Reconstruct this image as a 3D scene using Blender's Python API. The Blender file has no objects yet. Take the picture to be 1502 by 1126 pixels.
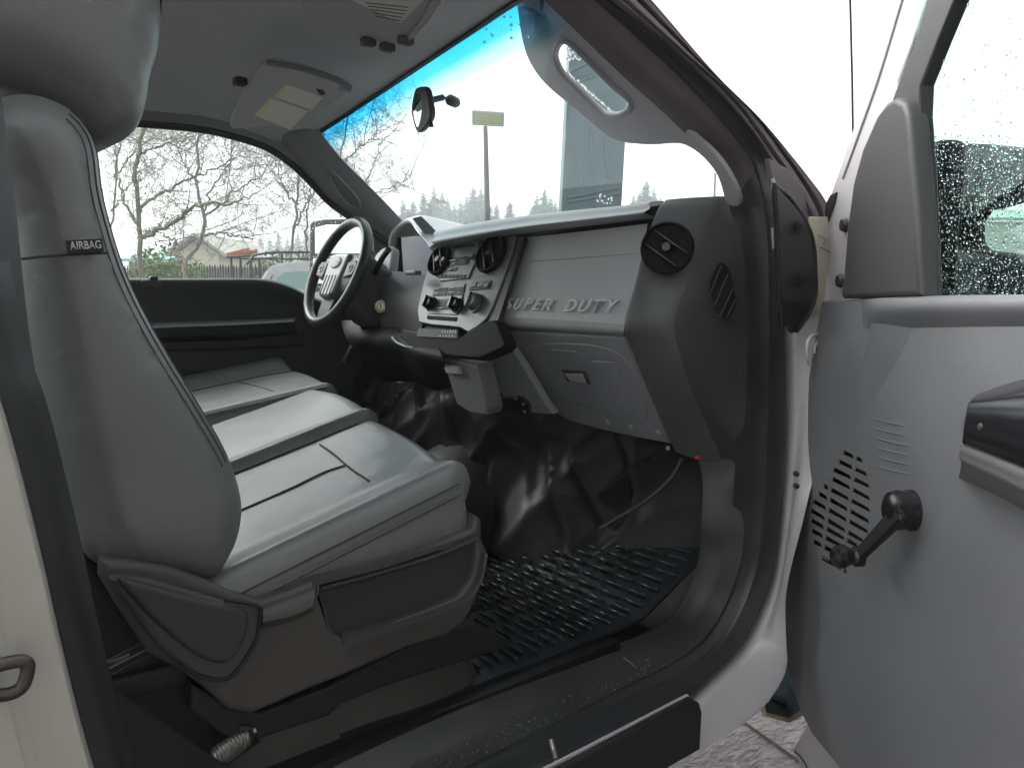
import bpy, bmesh, math, random
from mathutils import Vector, Matrix, noise
from mathutils.geometry import tessellate_polygon
random.seed(7)
V = Vector
scene = bpy.context.scene
COL = scene.collection
# ------------------------------------------------------------------ camera
W, H, F = 1502.0, 1126.0, 1169.0
CAM = V((0.0, -1.64, 1.42))
def _v(px, py): return V(((px-W/2)/F, (py-H/2)/F, 1.0)).normalized()
_fx = _v(2160, 430); _ly = _v(-233, 411)
_ly = (_ly - _fx*_ly.dot(_fx)).normalized()
_up = _fx.cross(_ly)
if _up.y > 0: _up = -_up
# rows: camera (right, down, fwd) components of truck axes
def cam2w(v): return V((v.dot(_fx), v.dot(_ly), v.dot(_up)))
RIGHT, DOWN, FWD = cam2w(V((1,0,0))), cam2w(V((0,1,0))), cam2w(V((0,0,1)))
cd = bpy.data.cameras.new("camera"); co = bpy.data.objects.new("camera", cd); COL.objects.link(co)
cd.sensor_width = 36; cd.lens = 36*F/W; cd.clip_start = .02; cd.clip_end = 2000
m = Matrix((RIGHT, -DOWN, -FWD)).transposed().to_4x4(); m.translation = CAM
co.matrix_world = m
scene.camera = co
def ray(px, py): return RIGHT*((px-W/2)/F) + DOWN*((py-H/2)/F) + FWD
def PP(px, py, p0, n):
    r = ray(px, py); return CAM + r*((p0-CAM).dot(n)/r.dot(n))
def PX(px, py, x): return PP(px, py, V((x,0,0)), V((1,0,0)))
def PY(px, py, y): return PP(px, py, V((0,y,0)), V((0,1,0)))
def PZ(px, py, z): return PP(px, py, V((0,0,z)), V((0,0,1)))
def YL(y, *pts): return [PY(a, b, y) for a, b in pts]
def XL(x, *pts): return [PX(a, b, x) for a, b in pts]
def YM(*pts): return [PY(a, b, y) for a, b, y in pts]
def XM(*pts): return [PX(a, b, x) for a, b, x in pts]
def PD_(px, py, d): return CAM + ray(px, py)*d
HI = V((1.30, -0.90, 0)); DA = math.radians(50)
DD = V((-math.cos(DA), -math.sin(DA), 0)); DN = V((-math.sin(DA), math.cos(DA), 0))
def PD(px, py, o=0.0): return PP(px, py, HI+DN*o, DN)
# ------------------------------------------------------------------ materials
def mat(name, col, rough=.5, bump=None, var=0.0, vscale=3, metal=0, coat=0, spec=.5, emit=None, grain=None, sheen=0):
    m = bpy.data.materials.new(name); m.use_nodes = True
    nt = m.node_tree; b = nt.nodes['Principled BSDF']
    b.inputs['Base Color'].default_value = (*col, 1); b.inputs['Roughness'].default_value = rough
    b.inputs['Metallic'].default_value = metal; b.inputs['Coat Weight'].default_value = coat
    b.inputs['Specular IOR Level'].default_value = spec
    b.inputs['Coat Roughness'].default_value = .08
    if sheen: b.inputs['Sheen Weight'].default_value = sheen
    tc = nt.nodes.new('ShaderNodeTexCoord')
    if var:
        n = nt.nodes.new('ShaderNodeTexNoise'); n.inputs['Scale'].default_value = vscale; n.inputs['Detail'].default_value = 5
        nt.links.new(tc.outputs['Object'], n.inputs['Vector'])
        r = nt.nodes.new('ShaderNodeValToRGB')
        r.color_ramp.elements[0].position = .3; r.color_ramp.elements[1].position = .7
        r.color_ramp.elements[0].color = (*[c*(1-var) for c in col], 1)
        r.color_ramp.elements[1].color = (*[min(1, c*(1+var)) for c in col], 1)
        nt.links.new(n.outputs['Fac'], r.inputs['Fac']); nt.links.new(r.outputs['Color'], b.inputs['Base Color'])
        mr = nt.nodes.new('ShaderNodeMapRange'); mr.inputs['To Min'].default_value = max(.02, rough-.08); mr.inputs['To Max'].default_value = rough+.1
        nt.links.new(n.outputs['Fac'], mr.inputs['Value']); nt.links.new(mr.outputs['Result'], b.inputs['Roughness'])
    last = None
    for kind, sc, st, dist in (bump or []):
        if kind == 'vor':
            t = nt.nodes.new('ShaderNodeTexVoronoi'); t.inputs['Scale'].default_value = sc; out = t.outputs['Distance']
        else:
            t = nt.nodes.new('ShaderNodeTexNoise'); t.inputs['Scale'].default_value = sc; t.inputs['Detail'].default_value = 3; out = t.outputs['Fac']
        nt.links.new(tc.outputs['Object'], t.inputs['Vector'])
        bp = nt.nodes.new('ShaderNodeBump'); bp.inputs['Strength'].default_value = st; bp.inputs['Distance'].default_value = dist
        nt.links.new(out, bp.inputs['Height'])
        if last: nt.links.new(last.outputs['Normal'], bp.inputs['Normal'])
        last = bp
    if last: nt.links.new(last.outputs['Normal'], b.inputs['Normal'])
    if emit: b.inputs['Emission Color'].default_value = (*emit, 1); b.inputs['Emission Strength'].default_value = 1
    return m
LEA = [('vor', 330, .3, .0006), ('noise', 60, .08, .0015)]
GRN = [('noise', 900, .25, .0004)]
M = dict(
 leather=mat('grey_leather', (.152,.156,.155), .38, LEA, .06, 5, spec=.6, coat=.08),
 leather2=mat('grey_leather_bolster', (.14,.14,.136), .40, LEA, .06, 5, spec=.6),
 seam=mat('seam_thread', (.05,.05,.052), .8),
 dark=mat('dark_plastic', (.056,.054,.056), .55, GRN, .1, 6),
 pod_sheen=mat('dash_end_sheen', (.095,.096,.098), .48, GRN, .1, 6),  # dark plastic made paler on the front face, sheen put into the colour
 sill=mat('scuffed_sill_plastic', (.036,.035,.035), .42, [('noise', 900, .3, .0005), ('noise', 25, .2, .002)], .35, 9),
 brown=mat('seat_plastic', (.068,.063,.060), .5, GRN, .1, 7),
 brown2=mat('seat_plastic_panel', (.042,.039,.038), .55, GRN, .1, 7),
 grey=mat('grey_dash_plastic', (.42,.425,.435), .52, GRN, .05, 5),
 grey2=mat('grey_lower_plastic', (.27,.275,.29), .5, GRN, .07, 6),
 door=mat('grey_door_plastic', (.165,.169,.177), .5, [('noise', 420, .45, .0008), ('noise', 5, .25, .006)], .10, 4),
 pad=mat('dash_pad', (.38,.385,.39), .42, GRN, .05, 5),
 silver=mat('silver_trim', (.13,.134,.14), .38, None, .05, 9, metal=.2),
 liner=mat('roof_fabric', (.40,.405,.41), .95, [('noise', 1200, .5, .0006)], .07, 3, spec=.1),
 visor=mat('visor_fabric', (.40,.405,.415), .9, [('noise', 1200, .4, .0005)], .05, 4, spec=.1),
 cream2=mat('cream_white_paint', (.47,.45,.41), .3, None, .05, 5, coat=.3),
 letter=mat('lit_letters', (.72,.72,.73), .4),  # paler than the panel, the light on the letter edges put into colour
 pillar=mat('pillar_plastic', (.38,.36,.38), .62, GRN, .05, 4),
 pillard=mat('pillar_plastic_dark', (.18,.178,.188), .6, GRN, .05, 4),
 white=mat('white_paint', (.50,.485,.492), .3, None, .03, 6, coat=.3),
 whited=mat('jamb_paint', (.62,.60,.60), .35, None, .09, 7, coat=.2),
 cream=mat('aged_cream_sealer', (.55,.50,.40), .6, [('noise', 30, .5, .004)], .15, 14),
 rubber=mat('black_rubber', (.018,.018,.02), .45, None, .15, 10),
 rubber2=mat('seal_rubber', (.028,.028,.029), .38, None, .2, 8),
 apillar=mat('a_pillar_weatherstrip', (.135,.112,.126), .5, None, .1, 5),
 black=mat('gloss_black', (.012,.012,.014), .22, None),
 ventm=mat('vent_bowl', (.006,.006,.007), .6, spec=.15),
 darksteel=mat('dark_bronze_steel', (.09,.08,.07), .35, None, .2, 30, metal=.7),
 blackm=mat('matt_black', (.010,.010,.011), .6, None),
 hole=mat('vent_black', (.004,.004,.005), .8, None),
 vinyl=mat('vinyl_floor', (.011,.0108,.0105), .46, [('noise', 22, .35, .004), ('noise', 300, .15, .0006)], .3, 6, spec=.35),
 mat_=mat('rubber_floor_mat', (.014,.018,.021), .30, [('noise', 60, .3, .002)], .3, 6),
 chrome=mat('chrome', (.75,.75,.76), .12, None, metal=1),
 steel=mat('dull_steel', (.42,.40,.36), .4, [('noise', 40, .4, .002)], .25, 30, metal=.8),
 mirror=mat('mirror_glass_mat', (.6,.66,.66), .02, None, metal=1),
 paper=mat('label_paper', (.62,.62,.56), .6, None, .04, 20),
 yellow=mat('label_yellow', (.62,.58,.32), .6, None),
 ink=mat('label_ink', (.16,.16,.17), .7),
 textw=mat('white_print', (.62,.62,.62), .6),
 brass=mat('lock_metal', (.62,.54,.42), .3, None, metal=.9),
 red=mat('red_tab', (.5,.03,.02), .5),
 bark=mat('mossy_bark', (.15,.14,.09), .9, [('noise', 14, .6, .03)], .35, 4),
 bark2=mat('bare_bark', (.25,.23,.20), .9, None, .25, 3),
 moss=mat('moss', (.10,.11,.02), .95, None, .35, 8),
 conifer=mat('conifer_needles', (.03,.05,.042), .9, None, .3, 1.2),
 shrub=mat('shrub_leaf', (.11,.16,.03), .8, None, .5, 2),
 ramp=mat('teal_grey_steel', (.12,.165,.185), .45, None, .12, 2),
 lens=mat('lamp_louvre', (.48,.50,.12), .5, None, .1, 20),
 post=mat('wooden_post', (.085,.07,.06), .9, None, .2, 2),
 fence=mat('weathered_fence', (.05,.048,.048), .9, None, .3, 3),
 house=mat('cream_siding', (.52,.46,.33), .8, None, .05, 1),
 house2=mat('grey_siding', (.22,.23,.22), .8, None, .05, 1),
 roofm=mat('pale_roof', (.35,.34,.30), .8, None, .1, 1),
 teal=mat('teal_roof', (.16,.38,.40), .6, None, .1, 1),
 green=mat('green_wall', (.20,.34,.27), .7, None, .06, .6),
 green2=mat('pale_green_wall', (.38,.50,.38), .7, None, .05, .6),
 orange=mat('orange_plastic', (.38,.13,.07), .5, None, .1, 4),
 carglass=mat('car_glass', (.28,.42,.40), .08, None),
 denim=mat('blue_grey_cloth', (.16,.21,.25), .8, [('noise', 30, .6, .01)], .3, 20),
)
def glass(name, tint, band=None, refl=.5):
    m = bpy.data.materials.new(name); m.use_nodes = True; nt = m.node_tree
    nt.nodes.remove(nt.nodes['Principled BSDF']); out = nt.nodes['Material Output']
    tr = nt.nodes.new('ShaderNodeBsdfTransparent'); tr.inputs['Color'].default_value = (*tint, 1)
    gl = nt.nodes.new('ShaderNodeBsdfGlossy'); gl.inputs['Roughness'].default_value = .02
    fr = nt.nodes.new('ShaderNodeFresnel'); fr.inputs['IOR'].default_value = 1.45
    mu = nt.nodes.new('ShaderNodeMath'); mu.operation = 'MULTIPLY'; mu.inputs[1].default_value = refl
    nt.links.new(fr.outputs[0], mu.inputs[0])
    mx = nt.nodes.new('ShaderNodeMixShader'); nt.links.new(mu.outputs[0], mx.inputs[0])
    nt.links.new(tr.outputs[0], mx.inputs[1]); nt.links.new(gl.outputs[0], mx.inputs[2])
    nt.links.new(mx.outputs[0], out.inputs['Surface'])
    if band:
        uv = nt.nodes.new('ShaderNodeTexCoord'); sp = nt.nodes.new('ShaderNodeSeparateXYZ')
        nt.links.new(uv.outputs['UV'], sp.inputs[0])
        r = nt.nodes.new('ShaderNodeValToRGB'); cr = r.color_ramp; cr.interpolation = 'EASE'
        cr.elements[0].position = band[0][0]; cr.elements[0].color = (*band[0][1], 1)
        cr.elements[1].position = band[-1][0]; cr.elements[1].color = (*band[-1][1], 1)
        for p, c in band[1:-1]:
            e = cr.elements.new(p); e.color = (*c, 1)
        nt.links.new(sp.outputs['Y'], r.inputs['Fac']); nt.links.new(r.outputs['Color'], tr.inputs['Color'])
    return m
M['windshield'] = glass('windshield_glass', (.86,.95,.93), [(.0,(.02,.36,.66)),(.08,(.04,.44,.74)),(.145,(.36,.72,.86)),(.215,(.86,.95,.93))], .08)
M['glass'] = glass('side_glass', (.90,.97,.95), None, .4)
M['glassd'] = glass('door_glass', (.86,.96,.94), None, .10)
M['lensclear'] = glass('cluster_lens', (.9,.92,.92), None, 1.0)
def dropmat():
    m = bpy.data.materials.new('water'); m.use_nodes = True; b = m.node_tree.nodes['Principled BSDF']
    b.inputs['Transmission Weight'].default_value = 1; b.inputs['Roughness'].default_value = 0; b.inputs['IOR'].default_value = 1.33
    return m
M['water'] = dropmat()
# ------------------------------------------------------------------ mesh tools
def link(name, me, m, parent=None, smooth=True):
    o = bpy.data.objects.new(name, me); COL.objects.link(o)
    if m: me.materials.append(M[m] if isinstance(m, str) else m)
    if parent is not None:
        o.parent = parent
        off = V((0,0,0)); p = parent
        while p: off += p.location; p = p.parent
        if off.length > 0: me.transform(Matrix.Translation(-off))
    if smooth:
        for p in me.polygons: p.use_smooth = True
    return o
def sharp(me, ang=35):
    me.set_sharp_from_angle(angle=math.radians(ang))
def bm_obj(name, bm, m, parent=None, smooth=True, ang=40):
    bmesh.ops.recalc_face_normals(bm, faces=bm.faces)
    me = bpy.data.meshes.new(name); bm.to_mesh(me); bm.free()
    o = link(name, me, m, parent, smooth)
    if smooth: sharp(me, ang)
    return o
def cr(p0, p1, p2, p3, t):
    return .5*((2*p1)+(p2-p0)*t+(2*p0-5*p1+4*p2-p3)*t*t+(3*p1-p0-3*p2+p3)*t**3)
def curve(pts, n, smooth=True, closed=False):
    """resample by arc length to n points"""
    pts = list(pts); D = []
    k = len(pts)
    segs = k if closed else k-1
    for i in range(segs):
        if closed: a, b, c, d = pts[(i-1) % k], pts[i], pts[(i+1) % k], pts[(i+2) % k]
        else: a, b, c, d = pts[max(0, i-1)], pts[i], pts[i+1], pts[min(k-1, i+2)]
        for j in range(12):
            t = j/12; D.append(cr(a, b, c, d, t) if smooth else b.lerp(c, t))
    D.append((pts[0] if closed else pts[-1]).copy())
    L = [0.0]
    for i in range(1, len(D)): L.append(L[-1]+(D[i]-D[i-1]).length)
    tot = L[-1] or 1; out = []; j = 0
    N = n if closed else n-1
    for i in range(n):
        s = tot*i/N
        while j < len(L)-2 and L[j+1] < s: j += 1
        f = (s-L[j])/max(1e-9, L[j+1]-L[j]); out.append(D[j].lerp(D[j+1], min(1, max(0, f))))
    return out
def pcurve(pts, n):
    k = len(pts); out = []
    for i in range(n):
        s = (k-1)*i/(n-1); j = min(k-2, int(s)); t = s-j
        a, b, c, d = pts[max(0, j-1)], pts[j], pts[j+1], pts[min(k-1, j+2)]
        L1, L0, L2 = (c-b).length, (b-a).length, (d-c).length
        m1 = (c-a)*(L1/max(1e-9, L0+L1)) if j > 0 else (c-b)
        m2 = (d-b)*(L1/max(1e-9, L1+L2)) if j < k-2 else (c-b)
        out.append(b*(2*t**3-3*t**2+1)+m1*(t**3-2*t**2+t)+c*(-2*t**3+3*t**2)+m2*(t**3-t**2))
    return out
def sheet(name, rails, m, parent=None, n=40, cross=1, thick=0.0, smooth=True, rsm=True, fn=None, closed=False, ang=40, away=None):
    """loft: rails = lists of points, joined in order"""
    if rsm and not closed and len({len(r) for r in rails}) == 1 and 2 < len(rails[0]) < n: R = [pcurve(r, n) for r in rails]
    else: R = [curve(r, n, rsm, closed) if len(r) != n else r for r in rails]
    if cross > 1:
        R2 = []; k = len(R)
        for i in range(k-1):
            for j in range(cross):
                t = j/cross
                R2.append([cr(R[max(0, i-1)][q], R[i][q], R[i+1][q], R[min(k-1, i+2)][q], t) for q in range(n)])
        R2.append(R[-1]); R = R2
    bm = bmesh.new(); uvl = bm.loops.layers.uv.new('UVMap')
    Vs = []
    for i, r in enumerate(R):
        row = []
        for j, p in enumerate(r):
            q = fn(p, j/(n-1), i/(len(R)-1)) if fn else p
            row.append(bm.verts.new(q))
        Vs.append(row)
    for i in range(len(R)-1):
        for j in range(n if closed else n-1):
            jj = (j+1) % n
            f = bm.faces.new((Vs[i][j], Vs[i][jj], Vs[i+1][jj], Vs[i+1][j]))
            for l, (u, v) in zip(f.loops, ((j, i), (j+1, i), (j+1, i+1), (j, i+1))):
                l[uvl].uv = (u/(n-1), v/(len(R)-1))
    if thick:
        # thicken away from the camera side
        bmesh.ops.recalc_face_normals(bm, faces=bm.faces); bm.normal_update()
        c = V((0,0,0)); nn = V((0,0,0))
        for f in bm.faces: c += f.calc_center_median()*f.calc_area(); nn += f.normal*f.calc_area()
        c /= sum(f.calc_area() for f in bm.faces)
        tgt = (away if away is not None else CAM)
        if nn.dot(tgt-c) < 0:
            bmesh.ops.reverse_faces(bm, faces=bm.faces)
        bm.normal_update()
        old = list(bm.verts); norm = {v: v.normal.copy() for v in old}
        g = bmesh.ops.duplicate(bm, geom=list(bm.verts)+list(bm.edges)+list(bm.faces))
        vm = g['vert_map']
        newf = [e for e in g['geom'] if isinstance(e, bmesh.types.BMFace)]
        for v in old: vm[v].co = v.co - norm[v]*thick
        bmesh.ops.reverse_faces(bm, faces=newf)
        newset = set(newf)
        for e in [e for e in bm.edges if len(e.link_faces) == 1 and e.link_faces[0] not in newset]:
            a, b = e.verts; 
            try: bm.faces.new((b, a, vm[a], vm[b]))
            except Exception: pass
        me = bpy.data.meshes.new(name); bmesh.ops.recalc_face_normals(bm, faces=bm.faces); bm.to_mesh(me); bm.free()
    else:
        me = bpy.data.meshes.new(name); bm.to_mesh(me); bm.free()
    o = link(name, me, m, parent, smooth)
    if smooth: sharp(me, ang)
    return o
def frame(o, u, v):
    """right-handed frame; n = u x v"""
    u = u.normalized(); n = u.cross(v).normalized(); v = n.cross(u)
    return (o, u, v, n)
FY = lambda y: (V((0,y,0)), V((1,0,0)), V((0,0,1)), V((0,-1,0)))
def FPX(fr, *pts):
    o, u, v, n = fr; R = []
    for a, b in pts:
        p = PP(a, b, o, n)-o; R.append((p.dot(u), p.dot(v)))
    return R
def plate(name, fr, outer, m, parent=None, depth=.01, bevel=.002, holes=(), z=0.0, smooth_outline=0, res=3, ang=40):
    """flat plate whose front face lies at z above the frame, going back by depth"""
    o, u, v, n = fr
    cu = bpy.data.curves.new('c', 'CURVE'); cu.dimensions = '2D'; cu.fill_mode = 'BOTH'
    cu.extrude = max(0.0001, depth/2-bevel); cu.bevel_depth = bevel; cu.bevel_resolution = res; cu.offset = -bevel
    for k, loop in enumerate([outer]+list(holes)):
        if smooth_outline:
            P3 = curve([V((a, b, 0)) for a, b in loop], smooth_outline, True, True); loop = [(p.x, p.y) for p in P3]
        s = cu.splines.new('POLY'); s.points.add(len(loop)-1)
        for i, (a, b) in enumerate(loop): s.points[i].co = (a, b, 0, 1)
        s.use_cyclic_u = True
    t = bpy.data.objects.new('t', cu); COL.objects.link(t)
    me = bpy.data.meshes.new_from_object(t.evaluated_get(bpy.context.evaluated_depsgraph_get()))
    bpy.data.objects.remove(t); bpy.data.curves.remove(cu)
    mm = Matrix((u, v, n)).transposed().to_4x4(); mm.translation = o+n*(z-depth/2)
    me.transform(mm); me.materials.clear()
    ob = link(name, me, m, parent, True); sharp(me, ang); return ob
def cut_plate(name, fr, outer, m, parent, depth, bevel, holes, z=0.0):
    """flat plate with clean cut holes and a rolled outer edge"""
    o, u, v, n = fr
    def area(p): return sum(p[i][0]*p[(i+1) % len(p)][1]-p[(i+1) % len(p)][0]*p[i][1] for i in range(len(p)))
    if area(outer) < 0: outer = outer[::-1]
    holes = [h if area(h) < 0 else h[::-1] for h in holes]
    k = len(outer); ins = []
    for i in range(k):
        a, b, c = V(outer[i-1]), V(outer[i]), V(outer[(i+1) % k]); t = ((b-a).normalized()+(c-b).normalized()).normalized()
        ins.append(V((-t.y, t.x)))
    bm = bmesh.new()
    def mk(p, zz): return bm.verts.new(o+u*p[0]+v*p[1]+n*(z+zz))
    rings = []
    for q in range(5):
        a = math.pi/2*q/4
        rings.append([mk((outer[i][0]+ins[i].x*bevel*(1-math.sin(a)), outer[i][1]+ins[i].y*bevel*(1-math.sin(a))), -bevel*(1-math.cos(a))) for i in range(k)])
    rings.append([mk(p, -depth) for p in outer])
    for a, b in zip(rings, rings[1:]):
        for i in range(k): bm.faces.new((a[i], b[i], b[(i+1) % k], a[(i+1) % k]))
    top = [rings[0]]+[[mk(p, 0) for p in h] for h in holes]; bot = [[mk(p, -min(depth,.0025)) for p in h] for h in holes]
    flat = [x for l in top for x in l]
    for t in tessellate_polygon([[V((( x.co-o).dot(u), (x.co-o).dot(v), 0)) for x in l] for l in top]):
        try: bm.faces.new([flat[i] for i in t])
        except Exception: pass
    for a, b in zip(top[1:], bot):
        for i in range(len(a)): bm.faces.new((a[i], b[i], b[(i+1) % len(a)], a[(i+1) % len(a)]))
    return bm_obj(name, bm, m, parent, ang=30)
def rrect(cx, cy, w, h, r, k=5, rot=0):
    P = []
    for sx, sy, a0 in ((1,1,0),(-1,1,90),(-1,-1,180),(1,-1,270)):
        for i in range(k+1):
            a = math.radians(a0+90*i/k); P.append((sx*(w/2-r)+r*math.cos(a), sy*(h/2-r)+r*math.sin(a)))
    c, s = math.cos(rot), math.sin(rot)
    return [(cx+x*c-y*s, cy+x*s+y*c) for x, y in P]
def tube_bm(bm, path, rad, seg=10, caps=True):
    n = len(path); rings = []
    rad = rad if isinstance(rad, (list, tuple)) else [rad]*n
    up = V((0,0,1)); prev = None
    for i, p in enumerate(path):
        t = (path[min(n-1, i+1)]-path[max(0, i-1)]).normalized()
        if prev is None:
            a = t.cross(up)
            if a.length < .1: a = t.cross(V((1,0,0)))
            a.normalize()
        else:
            a = prev - t*prev.dot(t)
            if a.length < 1e-6: a = t.orthogonal()
            a.normalize()
        prev = a; b = t.cross(a)
        rings.append([bm.verts.new(p+(a*math.cos(2*math.pi*k/seg)+b*math.sin(2*math.pi*k/seg))*rad[i]) for k in range(seg)])
    for i in range(n-1):
        for k in range(seg):
            bm.faces.new((rings[i][k], rings[i][(k+1) % seg], rings[i+1][(k+1) % seg], rings[i+1][k]))
    if caps:
        bm.faces.new(rings[0][::-1]); bm.faces.new(rings[-1])
def tube(name, pts, rad, m, parent=None, n=None, seg=10, sm=True, closed=False):
    bm = bmesh.new()
    if n: pts = curve(pts, n, sm)
    tube_bm(bm, pts, rad, seg); return bm_obj(name, bm, m, parent)
def lathe_bm(bm, c, ax, prof, seg=32, sx=1.0, u=None, scl=(1, 1)):
    ax = ax.normalized(); a = (u - ax*u.dot(ax)).normalized() if u is not None else ax.orthogonal().normalized(); b = ax.cross(a); R = []
    for r, h in prof:
        if r < 1e-6: R.append([bm.verts.new(c+ax*h)]*seg)
        else: R.append([bm.verts.new(c+ax*h+(a*math.cos(2*math.pi*k/seg)*scl[0]+b*math.sin(2*math.pi*k/seg)*scl[1])*r) for k in range(seg)])
    for i in range(len(R)-1):
        for k in range(seg):
            q = (R[i][k], R[i][(k+1) % seg], R[i+1][(k+1) % seg], R[i+1][k])
            q = [x for j, x in enumerate(q) if x not in q[:j]]
            if len(q) > 2:
                try: bm.faces.new(q)
                except Exception: pass
def lathe(name, c, ax, prof, m, parent=None, seg=32, u=None, scl=(1, 1), ang=35):
    bm = bmesh.new(); lathe_bm(bm, c, ax, prof, seg, u=u, scl=scl); return bm_obj(name, bm, m, parent, ang=ang)
def box_bm(bm, c, ux, uy, uz, sx, sy, sz):
    vs = [bm.verts.new(c+ux*(a*sx/2)+uy*(b*sy/2)+uz*(d*sz/2)) for a in (-1,1) for b in (-1,1) for d in (-1,1)]
    for f in ((0,1,3,2),(4,6,7,5),(0,4,5,1),(2,3,7,6),(0,2,6,4),(1,5,7,3)): bm.faces.new([vs[i] for i in f])
X3, Y3, Z3 = V((1,0,0)), V((0,1,0)), V((0,0,1))
def box(name, c, s, m, parent=None, bev=.003, ax=(X3, Y3, Z3)):
    bm = bmesh.new(); box_bm(bm, c, *ax, *s)
    if bev: bmesh.ops.bevel(bm, geom=list(bm.edges), offset=bev, segments=3, affect='EDGES', profile=.5)
    return bm_obj(name, bm, m, parent)
def text(name, s, fr, size, m, parent=None, depth=.001, at=(0, 0), shear=0, align='CENTER', offset=0, rot=0, space=1, sx=1):
    cu = bpy.data.curves.new('t', 'FONT'); cu.body = s; cu.size = size; cu.extrude = depth/2; cu.shear = shear
    cu.align_x = align; cu.align_y = 'CENTER'; cu.offset = offset; cu.space_character = space; cu.bevel_depth = 0
    t = bpy.data.objects.new('t', cu); COL.objects.link(t)
    me = bpy.data.meshes.new_from_object(t.evaluated_get(bpy.context.evaluated_depsgraph_get()))
    bpy.data.objects.remove(t); bpy.data.curves.remove(cu)
    o, u, v, n = fr
    mm = Matrix((u, v, n)).transposed().to_4x4(); mm.translation = o+u*at[0]+v*at[1]+n*depth/2
    me.transform(Matrix.Diagonal((sx, 1, 1, 1))); me.transform(Matrix.Rotation(rot, 4, 'Z')); me.transform(mm); me.materials.clear()
    return link(name, me, m, parent, False)
def pillow(name, outline, y0, y1, r, m, parent, bulge=.0, n=90, seed=0, wr=.0025):
    """closed cushion: outline (in a Y plane) with both faces rounded off towards the rim and slightly creased"""
    P = [V((p.x, p.z)) for p in curve(outline, n, True, True)]
    area = sum(P[i].x*P[(i+1) % n].y-P[(i+1) % n].x*P[i].y for i in range(n))
    if area < 0: P = P[::-1]
    N = []
    for i in range(n):
        t = (P[(i+1) % n]-P[(i-1) % n]).normalized(); N.append(V((-t.y, t.x)))
    def dist(q):
        best = 9
        for i in range(n):
            a, b = P[i], P[(i+1) % n]; e = b-a; l2 = e.length_squared or 1e-9
            t = max(0, min(1, (q-a).dot(e)/l2)); d = (q-(a+e*t)).length_squared
            if d < best: best = d
        return math.sqrt(best)
    def inside(q):
        c = False
        for i in range(n):
            a, b = P[i], P[(i+1) % n]
            if (a.y > q.y) != (b.y > q.y) and q.x < (b.x-a.x)*(q.y-a.y)/(b.y-a.y)+a.x: c = not c
        return c
    pts = [p.copy() for p in P]; D = [0.0]*n
    for ins in (.012*r, .06*r, .14*r, .25*r, .38*r):
        for i in range(n):
            q = P[i]+N[i]*ins
            if inside(q):
                d = dist(q)
                if d > ins*.9: pts.append(q); D.append(d)
    x0, x1 = min(p.x for p in P), max(p.x for p in P); z0, z1 = min(p.y for p in P), max(p.y for p in P)
    g = .0085; nx, nz = int((x1-x0)/g), int((z1-z0)/g)
    for i in range(nx+1):
        for j in range(nz+1):
            q = V((x0+i*g+(j % 2)*g*.5, z0+j*g))
            if inside(q):
                d = dist(q)
                if d > .45*r: pts.append(q); D.append(d)
    from mathutils.geometry import delaunay_2d_cdt
    vo, eo, fo, ov, oe, of = delaunay_2d_cdt(pts, [(i, (i+1) % n) for i in range(n)], [], 1, 1e-7)
    dv = [D[o[0]] if o else 0 for o in ov]
    def hgt(d, q=None, k=0):
        u = min(1, d/r); h = r*(1-math.sqrt(max(0, 1-(1-u)**2)))
        if q is not None:
            w = min(1, d/.03)
            h += wr*w*(noise.noise(V((q.x*9, q.y*7, seed+k)))*1.4+noise.noise(V((q.x*30+q.y*18, q.y*14, seed+k)))*.5)-bulge*(1-(1-min(1, d/(2.2*r)))**2)
        return h
    s = 1 if y1 > y0 else -1
    bm = bmesh.new(); sides = []
    for k, (yb, sg) in enumerate(((y0, s), (y1, -s))):
        H_ = [hgt(d, q, k*7) for d, q in zip(dv, vo)]
        adj = [set() for _ in vo]
        for f in fo:
            for i in range(len(f)): adj[f[i]].add(f[i-1]); adj[f[i-1]].add(f[i])
        for _ in range(4):
            H_ = [h if dv[i] < .3*r or not adj[i] else .5*h+.5*sum(H_[j] for j in adj[i])/len(adj[i]) for i, h in enumerate(H_)]
        vs = [bm.verts.new((q.x, yb+sg*h, q.y)) for q, h in zip(vo, H_)]; sides.append(vs)
        for f in fo:
            try: bm.faces.new([vs[i] for i in f])
            except Exception: pass
    idx = {}
    for i, o in enumerate(ov):
        for j in o:
            if j < n: idx[j] = i
    for j in range(n):
        a, b = idx[j], idx[(j+1) % n]
        try: bm.faces.new((sides[0][a], sides[0][b], sides[1][b], sides[1][a]))
        except Exception: pass
    ob = bm_obj(name, bm, m, parent, ang=75)
    def rim(i0, i1, inset, off=.0012):
        return [V((P[i % n].x+N[i % n].x*inset, y0+s*(hgt(inset, P[i % n]+N[i % n]*inset)-off), P[i % n].y+N[i % n].y*inset)) for i in range(i0, i1)]
    return ob, rim
def thing(name, label, cat, loc=(0,0,0), group=None):
    o = bpy.data.objects.new(name, None); COL.objects.link(o); o.location = loc; o['label'] = label; o['category'] = cat
    if group: o['group'] = group
    o.empty_display_size = .2
    bpy.context.view_layer.update()
    return o
def tag(o, label=None, cat=None, group=None, kind=None):
    for k, v in (('label', label), ('category', cat), ('group', group), ('kind', kind)):
        if v: o[k] = v
    return o
def join(name, obs, m=None, parent=None):
    bm = bmesh.new()
    for o in obs: bm.from_mesh(o.data)
    mats = [mm for mm in obs[0].data.materials]
    for o in obs:
        me = o.data; bpy.data.objects.remove(o); bpy.data.meshes.remove(me)
    me = bpy.data.meshes.new(name); bm.to_mesh(me); bm.free()
    for mm in mats: me.materials.append(mm)
    o = bpy.data.objects.new(name, me); COL.objects.link(o)
    if parent: o.parent = parent
    return o
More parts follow.
